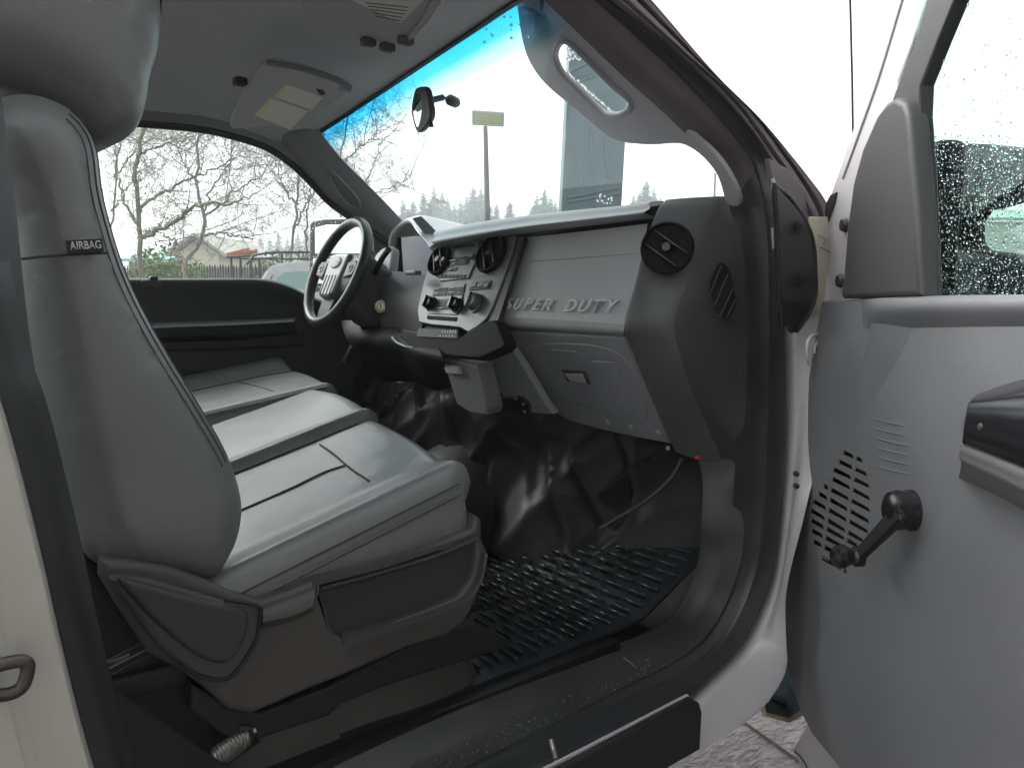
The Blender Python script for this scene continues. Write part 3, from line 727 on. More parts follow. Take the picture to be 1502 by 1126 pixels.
# knee bolster
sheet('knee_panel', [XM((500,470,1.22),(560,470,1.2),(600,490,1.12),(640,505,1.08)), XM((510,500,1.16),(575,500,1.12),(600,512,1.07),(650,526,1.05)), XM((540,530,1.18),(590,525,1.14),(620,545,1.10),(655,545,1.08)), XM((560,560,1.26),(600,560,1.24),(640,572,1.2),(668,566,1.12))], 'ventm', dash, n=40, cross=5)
tube('bolster_edge', XM((575,494,1.11),(582,502,1.10),(596,508,1.08),(606,509,1.07)), .0028, 'pad', dash, n=20, seg=8)
# far kick panel, weatherstrip edge
sheet('far_kick_panel', [YM((480,500,.72),(560,520,.72),(597,540,.72)), YM((480,640,.72),(560,640,.72),(597,620,.72))], 'dark', T, n=10)
tube('kick_panel_seal', YL(.70,(594,528),(597,545),(599,570),(598,600),(594,630)), .004, 'pillar', T, n=30)
tube('brake_release', [PY(527,492,.62), PY(512,520,.60), PY(506,532,.60)], .012, 'rubber', dash, n=8)
# ---- steering wheel
wc = PY(494,399,.50); ti = math.radians(23); yw = math.radians(4)
wy = V((math.sin(yw), math.cos(yw), 0)); wa = V((-math.cos(ti)*math.cos(yw), math.cos(ti)*math.sin(yw), math.sin(ti))); wu = wa.cross(wy).normalized()
if wu.z < 0: wu = -wu
R = .160
def wp(a, r, h=0): return wc+(wy*math.cos(a)+wu*math.sin(a))*r+wa*h
bm = bmesh.new(); N = 72; S = 14; rings = []
for i in range(N):
    a = 2*math.pi*i/N; c = wp(a, R); o = (c-wc).normalized(); rr = .0148
    rings.append([bm.verts.new(c+(o*math.cos(2*math.pi*k/S)+wa*math.sin(2*math.pi*k/S)*1.1)*rr) for k in range(S)])
for i in range(N):
    for k in range(S): bm.faces.new((rings[i][k], rings[(i+1) % N][k], rings[(i+1) % N][(k+1) % S], rings[i][(k+1) % S]))
sw = tag(bm_obj('steering_wheel', bm, 'rubber2', T), 'black steering wheel with grey hub cover')
fwh = (wc, -wy, wu, (-wy).cross(wu))
if fwh[3].dot(wa) < 0: print('WHEEL FRAME FLIP')
hub = plate('hub', fwh, [(-.066,.040),(-.048,.056),(.048,.056),(.066,.040),(.056,-.03),(.040,-.080),(-.040,-.080),(-.056,-.03)], 'silver', sw, .05, .012, z=.012, smooth_outline=60)
lathe('emblem', wc+wa*.012+wu*.025, wa, [(0,.006),(.022,.005),(.025,.002),(.025,-.004)], 'pillar', hub, 32, u=wy, scl=(1.4,.75))
for k in range(4): plate('hub_slot', fwh, rrect(-.033+k*.022,-.045,.004,.062,.0018), 'blackm', hub, .002, .0004, z=.0135)
for sx in (-1, 1):
    plate('spoke', fwh, [(sx*.06,.035),(sx*.10,.045),(sx*.152,.028),(sx*.156,-.012),(sx*.11,-.022),(sx*.06,-.02)][::sx], 'rubber2', sw, .02, .006, z=.0)
    bp = plate('button_pad', fwh, [(sx*.072,.026),(sx*.12,.032),(sx*.135,.02),(sx*.13,-.012),(sx*.075,-.02)][::sx], 'dark', sw, .01, .003, z=.008)
    lathe('cruise_ring', wp(0,0)+(-wy)*(sx*.105)+wu*.008+wa*.009, wa, [(.007,0),(.008,.002),(.010,.002),(.011,0)], 'textw', bp, 20)
plate('spoke', fwh, [(-.045,-.06),(.045,-.06),(.04,-.12),(.032,-.156),(-.032,-.156),(-.04,-.12)], 'dark', sw, .02, .006, z=-.004)
# column
ax = -wa
col = tag(lathe('steering_column', wc+ax*.02, ax, [(0,0),(.05,0),(.075,.03),(.085,.07),(.082,.16),(.075,.30),(0,.30)], 'dark', T, 32, u=wy, scl=(1.1,.95)), 'dark steering column cover with a key lock')
cs = plate('column_shroud', FY(.345), FPX(FY(.345),(528,400),(545,372),(565,392),(585,400),(606,425),(612,470),(600,488),(560,480),(540,455),(525,430)), 'dark', col, .16, .02, smooth_outline=60)
kl = PY(561,450,.322)
lathe('ignition_lock', kl, V((-.75,-.6,.1)), [(0,.012),(.008,.012),(.009,.016),(.017,.015),(.019,.010),(.020,-.02)], 'brass', col, 28)
box('key_slot', kl+V((-.75,-.6,.1)).normalized()*.013, (.003,.012,.002), 'hole', col, 0, ax=(X3, Z3, V((-.75,-.6,.1)).normalized()))
tube('shift_lever', [PY(548,405,.36), PY(560,380,.28), PY(570,366,.22)], .008, 'blackm', col, n=8)
tube('turn_stalk', [wc+ax*.09+wy*.05, wc+ax*.05+wy*.19+wu*.02], .009, 'rubber', col, n=4)
# ---- sun visors
def visor(corners, z, parent, mirror=False):
    """corners: pixel outline, plane given"""
vf = frame(PY(420,150,.33), V((.10,-1,.16)), V((1,.1,-.33)))
if vf[3].dot(CAM-vf[0]) < 0: vf = frame(vf[0], -vf[1], vf[2])
vo = FPX(vf,(337,180),(350,150),(368,115),(382,98),(400,92),(440,100),(490,118),(512,128),(513,138),(495,150),(470,168),(452,184),(436,192),(418,191),(395,186),(345,190))
vis = tag(plate('sun_visor', vf, vo, 'visor', T, .016, .007, smooth_outline=90), 'far grey sun visor with two paper labels')
for pts in (((420,123),(474,143),(457,161),(401,141)), ((396,143),(452,163),(426,190),(373,169))):
    lb = plate('warning_label', vf, FPX(vf,*pts), 'paper', vis, .0006, .0001, z=.0006)
    a, b, c, d = pts
    plate('label_band', vf, FPX(vf, a, (a[0]+.10*(b[0]-a[0]), a[1]+.10*(b[1]-a[1])), (d[0]+.10*(c[0]-d[0]), d[1]+.10*(c[1]-d[1])), d), 'yellow', lb, .0004, .00005, z=.0009)
tube('visor_rod', [PP(a,b,vf[0]+vf[3]*.004,vf[3]) for a,b in ((392,92),(440,100),(490,116),(514,130))], .007, 'pillard', vis, n=16)
box('visor_clip', PP(507,133,vf[0]+vf[3]*.004,vf[3]), (.03,.02,.018), 'pillar', vis, .004)
box('visor_pivot', PP(352,120,vf[0]-vf[3]*.004,vf[3]), (.03,.03,.02), 'blackm', vis, .005)
plate('visor_notch', vf, FPX(vf,(463,130),(474,132),(478,138),(470,140)), 'blackm', vis, .002, .0005, z=.001)
vf2 = frame(PY(560,15,-.34), V((.10,-1,.06)), V((1,.05,-.42)))
if vf2[3].dot(CAM-vf2[0]) < 0: vf2 = frame(vf2[0], -vf2[1], vf2[2])
vo2 = FPX(vf2,(440,-40),(440,5),(452,25),(480,48),(520,58),(575,66),(592,60),(605,50),(640,-5),(660,-40))
vis2 = tag(plate('sun_visor', vf2, vo2, 'visor', T, .016, .007, smooth_outline=90), 'nearer grey sun visor cut off by the top of the picture')
lb = plate('warning_label', vf2, FPX(vf2,(500,-25),(515,0),(588,34),(622,0),(640,-25)), 'paper', vis2, .0006, .0001, z=.0006)
for k in range(5):
    y = 4+k*5; plate('print_line', vf2, FPX(vf2,(536+k*4,y-1),(600-k*3,y+6),(599-k*3,y+7.5),(535+k*4,y+.6)), 'ink', lb, .0003, .00005, z=.0008)
for a, b in ((540,62),(568,70),(595,60)): box('visor_clip', PP(a,b,vf2[0]+vf2[3]*.006,vf2[3]), (.028,.02,.015), 'dark', vis2, .004)
tube('visor_rod', [PP(a,b,vf2[0]+vf2[3]*.002,vf2[3]) for a,b in ((598,58),(625,30),(650,-10))], .006, 'pillar', vis2, n=12)
# ---- rear view mirror
mf = frame(PX(618,162,1.12), V((-.12,-1,0)), V((-.25,0,1)))
mo = FPX(mf,(603,160),(607,135),(614,128),(624,131),(629,150),(631,172),(623,187),(613,195),(606,180))
rv = tag(plate('rear_view_mirror', mf, mo, 'rubber2', T, .016, .004, smooth_outline=50), 'black interior mirror on a jointed stem against the windshield')
plate('mirror_glass', mf, FPX(mf,(606.5,160),(609.5,139),(614,135),(618,139),(619,160),(617,176),(613,187),(609,178)), 'mirror', rv, .002, .0005, z=.001, smooth_outline=40)
P1, P2, P3 = PX(630,148,1.16), PX(650,143,1.20), PX(656,145,1.215); P4 = PX(672,152,1.26)
tube('mirror_stem', [P1, P2], .008, 'rubber2', rv, seg=12)
tube('mirror_stem', [P2, P3], .004, 'rubber2', rv, seg=8)
tube('mirror_mount', [P3, P3.lerp(P4,.2), P3.lerp(P4,.8), P4], [.006,.014,.014,.008], 'rubber2', rv, seg=12)
tube('mirror_lever', [PX(629,170,1.13), PX(632,178,1.13), PX(633,186,1.13)], [.004,.004,.006], 'rubber2', rv, seg=8)
# ---- near pillar trim with grab handle
Bp, Tp = V((1.28,-.685,1.60)), V((1.06,-.64,1.93))
fpil = frame(Bp, Tp-Bp, V((.42,.9,0)))
if fpil[3].dot(CAM-Bp) < 0: fpil = frame(Bp, -(Tp-Bp), V((.42,.9,0)))
out = [(700,-90),(740,-40),(756,0),(764,50),(775,88),(800,124),(850,166),(890,199),(912,209),(935,212),(960,213),(990,211),(1008,215),(1030,230),(1050,254),(1058,275),(1066,299),(1084,302),(1079,275),(1052,231),(1009,190),(929,112),(870,46),(810,-14),(730,-90)]
hole = [(816,86),(818,72),(824,64),(831,63),(842,70),(870,98),(900,127),(920,143),(924,152),(920,161),(908,167),(892,167),(880,160),(850,131),(826,108)]
fout = FPX(fpil,*out); fh = FPX(fpil,*hole)
fout = [(p.x,p.y) for p in curve([V((a,b,0)) for a,b in fout], 150, True, True)]; fh2 = [(p.x,p.y) for p in curve([V((a,b,0)) for a,b in fh], 70, True, True)]
nt_ = tag(cut_plate('pillar_trim', fpil, fout, 'pillar', T, .008, .003, [fh2]), 'grey trim on the near windshield pillar with a pierced grab handle')
O, u, v, n = fpil
hc = curve([O+u*a+v*b+n*(-.001) for a, b in fh], 80, True, True)
gc = sum(hc, V((0,0,0)))/80
tube('grab_handle', [p+(p-gc).normalized()*.004 for p in hc]+[hc[0]+(hc[0]-gc).normalized()*.004], .0075, 'pillar', nt_, seg=10)
# ---- door opening bands (near side)
def yb(pts, y0, y1):  # y varies linearly down the picture until 400
    return [PY(a, b, y0+(y1-y0)*min(1, max(0, b)/380)) for a, b in pts]
L1 = [(780,-40),(815,-8),(932,106),(1012,180),(1064,239),(1083,283),(1096,330),(1101,450),(1100,620),(1094,740),(1088,817),(1067,883),(1033,937),(985,972),(930,1000),(860,1035),(700,1115),(560,1185)]
L2 = [(825,-40),(862,-8),(950,70),(1017,133),(1077,200),(1107,247),(1124,333),(1128,450),(1127,620),(1121,745),(1111,825),(1090,890),(1058,945),(1012,985),(945,1018),(860,1056),(700,1133),(590,1190)]
L3 = [(850,-40),(884,-8),(972,62),(1040,126),(1097,190),(1127,240),(1141,333),(1148,450),(1151,620),(1143,750),(1131,843),(1110,902),(1083,950),(1036,996),(1005,1022),(900,1074),(800,1123),(660,1195)]
r1, r2, r3 = yb(L1,-.66,-.77), yb(L2,-.70,-.82), yb(L3,-.73,-.884)
rm = [a.lerp(b,.5) for a, b in zip(r1, r2)]
q1, qm, q2 = pcurve(r1, 160), pcurve(rm, 160), pcurve(r2, 160)
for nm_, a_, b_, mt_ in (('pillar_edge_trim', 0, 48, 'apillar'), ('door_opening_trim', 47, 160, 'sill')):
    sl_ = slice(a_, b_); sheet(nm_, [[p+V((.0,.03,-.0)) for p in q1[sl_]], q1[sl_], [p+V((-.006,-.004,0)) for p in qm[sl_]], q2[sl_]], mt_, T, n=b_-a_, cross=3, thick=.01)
r25 = [a.lerp(b,.55)+V((-.012,-.006,.0)) for a, b in zip(r2, r3)]
ds = tag(sheet('door_seal', [[p+V((.004,.012,0)) for p in r2], r2, [a.lerp(b,.2)+V((-.012,-.004,0)) for a,b in zip(r2,r3)], r25, [a.lerp(b,.85)+V((-.006,-.004,0)) for a,b in zip(r2,r3)], r3, [p+V((.02,.01,0)) for p in r3]], 'rubber2', T, n=160, cross=4), 'black rubber seal around the near door opening')
# blocker behind bands = inner sill/pillar body
# outer A pillar (taped brown/black strips)
E0 = yb([(850,-40),(884,-8),(972,62),(1040,126),(1097,190),(1127,240),(1145,272),(1176,318),(1190,348)],-.73,-.87)
E1 = yb([(872,-40),(906,-8),(1000,76),(1078,148),(1138,230),(1165,272),(1180,300),(1192,325),(1196,348)],-.755,-.885)
E2 = yb([(890,-40),(926,-8),(1026,92),(1100,162),(1162,245),(1180,272),(1194,296),(1204,322),(1206,346)],-.75,-.89)
E3 = yb([(912,-40),(948,-8),(1050,110),(1117,177),(1170,240),(1192,268),(1207,288),(1215,305),(1214,345)],-.76,-.90)
def mix(a,b,t,o): return [p.lerp(q,t)+o for p,q in zip(a,b)]
sheet('windshield_pillar', [E0, mix(E0,E1,.45,V((-.014,-.008,0))), mix(E0,E1,.9,V((-.004,0,0))), mix(E0,E1,1,V((.006,.006,0))), mix(E1,E2,.3,V((-.006,-.004,0))), mix(E1,E2,.8,V((-.004,-.004,0))), mix(E1,E2,1,V((.008,.006,0))), mix(E2,E3,.35,V((-.006,-.004,0))), mix(E2,E3,.8,V((-.004,-.002,0))), E3, mix(E3,E3,1,V((.03,.03,0)))], 'apillar', T, n=70, cross=3)
plate('pillar_backing', FY(-.86), FPX(FY(-.86),(1128,232),(1160,250),(1196,300),(1196,360),(1156,480),(1147,470),(1143,330)), 'apillar', T, .01, .002)
# ---- hinge pillar and lower body (white)
J0 = [(1141,333),(1148,450),(1151,620),(1143,750),(1131,843),(1110,902),(1083,950),(1036,996),(1005,1022),(900,1074),(800,1123),(660,1195)]
J1 = [(1200,333),(1180,450),(1172,620),(1160,750),(1146,850),(1128,910),(1098,966),(1052,1010),(1018,1034),(908,1090),(812,1138),(670,1210)]
J2 = [(1262,333),(1240,450),(1210,620),(1180,750),(1153,862),(1152,930),(1153,977),(1133,1017),(1093,1057),(1000,1110),(900,1165),(760,1240)]
j0, j1, j2 = YL(-.866,*J0), YL(-.895,*J1), YL(-.935,*J2)
body = tag(sheet('door_frame', [[p+V((.01,.02,0)) for p in j0], j0, mix(j0,j1,.5,V((-.004,-.004,0))), j1, mix(j1,j2,.4,V((-.006,0,0))), mix(j1,j2,.92,V((-.004,-.004,0))), j2, [p+V((.03,.02,-.0)) for p in j2]], 'white', T, n=120, cross=4), 'white painted door frame and hinge pillar')
# rocker cover
rk = FPX(FY(-.936),(700,1180),(812,1128),(1011,1022),(1022,1028),(1026,1042),(1023,1097),(975,1124),(840,1200))
plate('rocker_cover', FY(-.936), rk, 'blackm', T, .012, .004, z=.006)
tube('sill_edge', YL(-.90,(690,1180),(806,1124),(900,1076),(1008,1020)), .0035, 'white', body, n=20, seg=8)
tube('sill_clip', [PY(808,1084,-.86), PY(812,1100,-.87), PY(816,1114,-.885)], .004, 'steel', T, n=6, seg=8)
# cream seam sealer area behind the black cover, hinge parts
plate('sealer_patch', FY(-.915), FPX(FY(-.915),(1188,318),(1214,318),(1220,360),(1219,420),(1208,452),(1186,470),(1195,430)), 'cream', body, .004, .0015)
for pts in (((1200,345),(1212,352),(1208,358)), ((1203,362),(1219,371))): tube('sealer_bead', YL(-.921,*pts), .0012, 'steel', body, n=8, seg=6)
cv = [(1138,268),(1150,283),(1172,308),(1188,335),(1194,365),(1196,400),(1196,432),(1188,456),(1176,472),(1166,489),(1159,480),(1149,476),(1144,420),(1141,330)]
cvr = tag(plate('pillar_cover', FY(-.918), FPX(FY(-.918),*cv), 'black', T, .010, .004, smooth_outline=90), 'glossy black plastic cover at the base of the near windshield pillar')
tube('cover_edge', YL(-.915,(1139,275),(1160,292),(1186,335),(1194,365),(1196,400),(1196,432),(1187,458),(1168,486)), .004, 'rubber', cvr, n=40, seg=8)
lathe('screw', PY(1171,332,-.921), V((-.2,-1,0)), [(0,.002),(.004,.003),(.0055,.0)], 'hole', cvr, 14)
tube('white_flange', YM((1133,262,-.90),(1140,290,-.905),(1144,340,-.91),(1144,400,-.91),(1146,440,-.91),(1149,470,-.91)), .0034, 'white', body, n=30, seg=8)
# check strap bracket
tube('door_check', YL(-.93,(1200,491),(1192,492),(1185,502),(1184,520),(1188,534)), .0035, 'white', body, n=24, seg=8)
tube('door_check', YL(-.93,(1200,500),(1195,508),(1194,518)), .003, 'white', body, n=12, seg=8)
for y in (694,712): lathe('bolt', PY(1167,y,-.93), V((-.6,-.8,0)), [(0,.008),(.0045,.006),(.005,0)], 'rubber', body, 12)
# ---- kick panel / sill trim
K0 = [(1020,650),(1030,700),(1029,760),(1026,810),(1014,858),(990,900),(950,930),(850,967),(700,1020),(560,1080),(400,1158)]
K1 = [(1062,650),(1066,700),(1064,760),(1058,820),(1040,880),(1008,925),(962,955),(880,998),(720,1070),(600,1125),(460,1190)]
K2 = [(1100,650),(1096,700),(1093,745),(1087,822),(1064,888),(1031,938),(985,972),(925,1002),(775,1078),(640,1145),(520,1205)]
kf = lambda b: .035*min(1, max(0, (765-b)/100))
k0, k1, k2 = [PY(a,b,-.690+kf(b)) for a,b in K0], [PY(a,b,-.735+kf(b)) for a,b in K1], [PY(a,b,-.772+kf(b)) for a,b in K2]
sp = tag(sheet('sill_trim', [[p+V((.05,.03,-.015)) for p in k0], k0, mix(k0,k0,1,V((-.004,-.006,0))), mix(k0,k1,.5,V((-.004,0,.0))), k1, k2], 'sill', T, n=100, cross=4), 'dark plastic kick panel running down into the door sill')
for a, b, c, d in (((915,966),(926,975),(946,992),(955,990)),):
    tube('scuff_mark', [PY(915,964,-.741), PY(930,976,-.744), PY(945,990,-.749)], .0012, 'pillar', sp, n=10, seg=6)
for i, x in enumerate((945,895,850,805)):
    q = [PY(x, 1000-i*-20-16, -.752), PY(x+10, 1000+i*20, -.765)]
def sillpt(px, t): pass
bm = bmesh.new()
for t in (.60,.655,.71,.765,.82):
    kk0, kk2 = curve(k1,60), curve(k2,60); i = int(t*59)
    tube_bm(bm, [kk0[i].lerp(kk2[i],.15)+V((0,-.002,.003)), kk0[i+1].lerp(kk2[i+1],.85)+V((0,-.002,.003))], .003, 6)
bm.free()
# red tab
box('trim_clip', PX(1024,671,1.26), (.01,.010,.006), 'red', sp, .002)
lathe('fastener', PX(980,657,1.285), V((-1,0,0)), [(0,.004),(.004,.003),(.005,0)], 'grey', sp, 10)
bm = bmesh.new(); rg = random.Random(5); kA, kB = curve(k1, 200), curve(k2, 200)
def grit(p):
    mm_ = Matrix.Translation(p) @ Matrix.Diagonal((rg.uniform(.6,1.6), rg.uniform(.6,1.6), .6, 1)); bmesh.ops.create_icosphere(bm, subdivisions=1, radius=rg.uniform(.0005,.0016), matrix=mm_)
for _ in range(150):
    i = rg.randint(90,199); grit(kA[i].lerp(kB[i], rg.random())+V((0,-.0015,.003)))
for _ in range(170):
    x, y = rg.uniform(.7,1.2), rg.uniform(-.66,-.3); grit(V((x,y,.792+max(0,x-1.14)*.45)))
tag(bm_obj('grit', bm, 'steel', sp), kind='stuff')
# ---- rear pillar, left edge of the picture
b_out = YL(-.90,(-60,380),(-30,520),(0,600),(28,700),(58,820),(90,960),(120,1080),(150,1180))
b_in = [p+V((.012,.045,0)) for p in b_out]
rp = tag(sheet('rear_door_pillar', [[p+V((-.55,-.015,0)) for p in b_out], [p+V((-.10,-.012,0)) for p in b_out], [p+V((-.045,-.006,0)) for p in b_out], [p+V((-.03,0,0)) for p in b_out], [p+V((-.006,-.003,0)) for p in b_out], b_out, b_in], 'cream2', T, n=50, cross=4), 'cream white rear pillar at the left edge with the door latch loop')
b_s0 = [p+V((.004,.01,0)) for p in b_out]
sheet('rear_pillar_seal', [b_s0, [p+V((.02,.012,0)) for p in b_s0], [p+V((.036,.04,0)) for p in b_s0]], 'rubber2', T, n=50, cross=4)
t0 = YL(-.85,(-40,60),(-20,250),(5,480),(30,660),(60,820),(95,960),(135,1090),(170,1190)); 
t1 = YL(-.78,(-30,60),(2,250),(28,480),(62,660),(95,790),(125,900),(160,1040),(200,1190))
tr0 = tag(sheet('rear_pillar_trim', [[p+V((-.02,.0,0)) for p in t0], t0, mix(t0,t1,.6,V((.012,0,0))), t1, [p+V((.0,.06,0)) for p in t1]], 'dark', T, n=50, cross=4), 'dark trim on the rear pillar beside the seat')
tube('pillar_seam', YL(-.772,(-2,170),(6,250),(14,330),(22,380)), .0015, 'pillar', tr0, n=20, seg=6)
sheet('rear_pillar_inner', [[V((-.5,-.80,.74)), V((-.5,-.80,2.0))], [V((.02,-.78,.74)), V((-.05,-.78,2.0))]], 'dark', T, n=6, rsm=False, thick=.01)
# latch loop
lt = YL(-.925,(-20,980),(20,970),(35,970),(41,978),(36,1000),(26,1012),(8,1018),(-20,1020))
tube('door_striker', lt, .0055, 'darksteel', rp, n=50, seg=12)
tube('belt_guide', YL(-.80,(118,972),(140,974),(170,968),(190,960)), .0022, 'dark', T, n=20, seg=8)
# seat belt anchor shroud region at bottom left
sheet('sill_rear', [YL(-.72,(150,1000),(240,1060),(330,1120),(400,1158)), YL(-.77,(130,1110),(210,1150),(300,1190),(460,1240))], 'blackm', T, n=20, thick=.01)
# ---- seats
def cushion_grid(name, parent, y0, y1, xb, xf0, xf1, zs0, zs1, zc, slope, zbot, m, ny=40, nx=50, bol=.06, drop=.08):
    """top surface + front roll + both sides; y0 near side, y1 far side"""
    rails = []
    for i in range(ny+1):
        t = i/ny; y = y0+(y1-y0)*t
        d0, d1 = abs(y-y0), abs(y-y1)
        e = 0
        w = .022
        for d in (d0, d1):
            if d < w: e = max(e, 1-math.sqrt(max(0, 1-((w-d)/w)**2)))
        zedge = zs0*max(0, 1-d0/bol)**1.0+zs1*max(0, 1-d1/bol)**1.0
        sb0 = max(0, 1-d0/bol); sb1 = max(0, 1-d1/bol)
        lift = zs0*(3*sb0**2-2*sb0**3)+zs1*(3*sb1**2-2*sb1**3)
        xf = xf0+(xf1-xf0)*t+.012*math.sin(math.pi*t)-e*.018
        pts = []
        for j in range(nx+1):
            s = j/nx; x = xb+(xf-.035-xb)*s
            z = zc+slope*(x-.5)+lift-e*.022+.006*math.sin(math.pi*t)+noise.noise(V((x*9,y*9,zc*9)))*.0014+noise.noise(V((x*40,y*22,zc*9)))*.0005
            pts.append(V((x, y, z)))
        zt = pts[-1].z
        for k in range(1, 9):
            a = math.pi/2*k/8; pts.append(V((xf-.035+.035*math.sin(a), y, zt-.035*(1-math.cos(a)))))
        for k in range(1, 6): pts.append(V((xf-.004*k-.0015*k*k, y, zt-.035-(zt-.035-zbot)*k/5)))
        rails.append(pts)
    nn = len(rails[0])
    s0 = [V((p.x, p.y+(.002 if y0 < y1 else -.002), min(p.z-.02, zbot) if False else p.z)) for p in rails[0]]
    sgn = -1 if y1 > y0 else 1
    def side(r, sg):
        o1 = [V((p.x, p.y+sg*.005, p.z-.020)) for p in r]
        o2 = [V((p.x-.002, p.y+sg*.010, min(p.z, (p.z+.97)/2))) for p in r]; o3 = [V((p.x-.006, p.y-sg*.010, min(p.z,.97))) for p in r]
        return [o3, o2, o1]
    def side_old(r, sg):
        o1 = [V((p.x, p.y+sg*.006, p.z-.022)) for p in r]
        def low(p): return zbot+max(0, .0)
        o2 = [V((p.x-.004, p.y+sg*.009, (p.z-.022)*.5+.5*zbot)) if p.z > zbot+.04 else V((p.x, p.y+sg*.006, p.z)) for p in r]
        o3 = [V((p.x-.006, p.y-sg*.012, min(p.z, zbot))) for p in r]
        return [o3, o2, o1]
    R = side(rails[0], sgn)+rails+side(rails[-1], -sgn)[::-1]
    return sheet(name, R, m, parent, n=nn, cross=1, ang=80)
# passenger seat
pc = cushion_grid('front_seat', T, -.685, -.215, .30, .725, .835, .036, .0, 1.068, .26, 1.035, 'leather', bol=.13)
seat = tag(pc, 'near passenger seat in grey leather with a plastic side trim')
def ztop(x, y): return 1.068+.26*(x-.5)+.006*math.sin(math.pi*(y+.685)/.47)+.036*(lambda s: 3*s*s-2*s**3)(max(0,1-abs(y+.685)/.13))
def SP(px, py):
    p = PZ(px, py, 1.09)
    for _ in range(4): p = PZ(px, py, ztop(p.x, p.y))
    return p
def seamline(name, a, b, parent, f=ztop, r=.0016, m='seam', dz=.0005):
    pts = [V((a[0]+(b[0]-a[0])*t/20, a[1]+(b[1]-a[1])*t/20, 0)) for t in range(21)]
    return tube(name, [V((p.x, p.y, f(p.x,p.y)+dz)) for p in pts], r, m, parent, seg=6)
sx_, sy_ = PZ(505,686,1.10), PZ(355,748,1.075)
q1, q2 = PZ(470,654,1.10), PZ(541,709,1.11)
def ctube(name, pts, par, r=.0016, m='seam'): return tube(name, [V((p.x,p.y,ztop(p.x,p.y)+.0012)) for p in curve(pts, 40)], r, m, par, seg=6)
ctube('seam', [SP(469,653), SP(490,668), SP(512,688), SP(541,708)], seat)
ctube('seam', [SP(335,756), SP(380,737), SP(430,715), SP(475,694), SP(506,685)], seat)
ctube('seam', [V((.3,-.225,0)), V((.60,-.225,0)), V((.78,-.225,0))], seat, .002)
for k, (dy, dz, rr) in enumerate(((-.0052,-.013,.0013),(-.0068,-.022,.0011),(-.0075,-.030,.0009))):
    tube('piping', [V((x, -.685+dy, 1.068+.26*(x-.5)+.036-.018+dz)) for x in [.2+.026*i for i in range(20)]], rr, 'leather2' if k == 1 else 'seam', seat, seg=6)
# backrest
bo = YL(-.655,(-60,190),(-20,150),(30,136),(70,142),(105,160),(132,190),(146,225),(153,280),(165,330),(184,390),(212,452),(250,520),(290,585),(325,645),(345,692),(355,735),(352,775),(338,812),(312,845),(250,850),(160,838),(120,800),(90,720),(62,620),(40,520),(20,420),(5,330),(-20,260))
back, rim = pillow('backrest', bo, -.700, -.22, .060, 'leather', seat, bulge=.010, n=200)
# seams on the back side panel
def bs(name, pts, y=-.716, r=.0016, m='seam', sm=True): return tube(name, YL(y,*pts), r, m, back, n=50, seg=6)
tg = plate('airbag_tag', FY(-.709), FPX(FY(-.709),(96,353),(149,350),(152,369),(99,373)), 'blackm', back, .004, .0006, z=.002)
fit_text('tag_text', 'AIRBAG', FY(-.7115), (102,360.5), (148,358.5), .0085, 'textw', tg, depth=.0005, offset=.02)
bs('seam', ((30,380),(90,374),(158,371)), -.7065)
ii = [i for i in range(200) if rim(i,i+1,.01)[0].x > .17 and rim(i,i+1,.01)[0].z > 1.17]
ii = [i for i in ii if rim(i,i+1,.01)[0].z > 1.20 and rim(i,i+1,.02)[0].x < rim(i,i+1,.001)[0].x-.008]
for ins_, rr_ in ((.005,.0007),(.013,.0013),(.021,.0007)): tube('piping', rim(ii[0], ii[-1], ins_, .0002), rr_, 'leather2' if rr_ > .0015 else 'seam', back, seg=6)
ho = YL(-.575,(-80,-160),(60,-190),(180,-120),(226,-50),(236,10),(237,45),(232,80),(222,112),(216,150),(205,183),(188,202),(165,211),(146,211),(128,196),(110,176),(70,150),(20,130),(-60,100),(-90,0))
hr, rim2 = pillow('headrest', ho, -.635, -.33, .075, 'leather', seat, bulge=.01, n=120)
for dx, r in ((0,.0014),(-7,.0011)):
    tube('seam', YM((237+dx,-30,-.585),(234+dx,30,-.585),(226+dx,80,-.585),(214+dx,112,-.585)), r, 'seam', hr, n=24, seg=6)
tube('headrest_post', [V((.24,-.47,1.55)), V((.26,-.47,1.72))], .007, 'chrome', seat)
tube('headrest_post', [V((.24,-.41,1.55)), V((.26,-.41,1.72))], .007, 'chrome', seat)
# side trim
ys = -.712
t_o = [(150,822),(200,824),(250,832),(310,855),(345,872),(385,882),(430,866),(464,850),(560,826),(640,800),(694,776),(700,756),(708,762),(708,792),(716,808),(714,832),(700,880),(684,912),(655,934),(600,950),(520,985),(440,1018),(370,1048),(335,1042),(300,1010),(268,985),(220,960),(180,900),(150,850)]
rec = [(474,861),(560,837),(640,813),(694,797),(697,812),(690,840),(672,866),(640,880),(580,902),(512,922),(494,900)]
st_ = tag(plate('side_trim', FY(ys), FPX(FY(ys),*t_o), 'brown', seat, .03, .008, holes=[FPX(FY(ys),(468,856),(560,832),(640,808),(696,792),(700,812),(694,846),(676,874),(640,890),(580,912),(508,940),(490,925))]), 'brown grey plastic side trim of the near seat')
plate('trim_recess', FY(ys+.016), FPX(FY(ys+.016),(460,850),(702,785),(705,850),(680,885),(500,950),(470,900)), 'brown2', st_, .01, .002)
sheet('trim_ledge', [YL(ys+.020,(500,924),(580,903),(640,882),(674,866),(692,842),(698,806)), YL(ys-.014,(504,946),(580,922),(645,898),(684,880),(704,850),(712,812))], 'brown', st_, n=50, cross=2, thick=.004)
sheet('trim_shoulder', [YL(ys+.022,(388,883),(430,866),(463,851)), YL(ys-.002,(386,890),(430,875),(463,862)), YL(ys-.014,(386,912),(430,902),(459,889)), YL(ys+.002,(386,922),(430,910),(460,896))], 'brown', st_, n=20, cross=3)
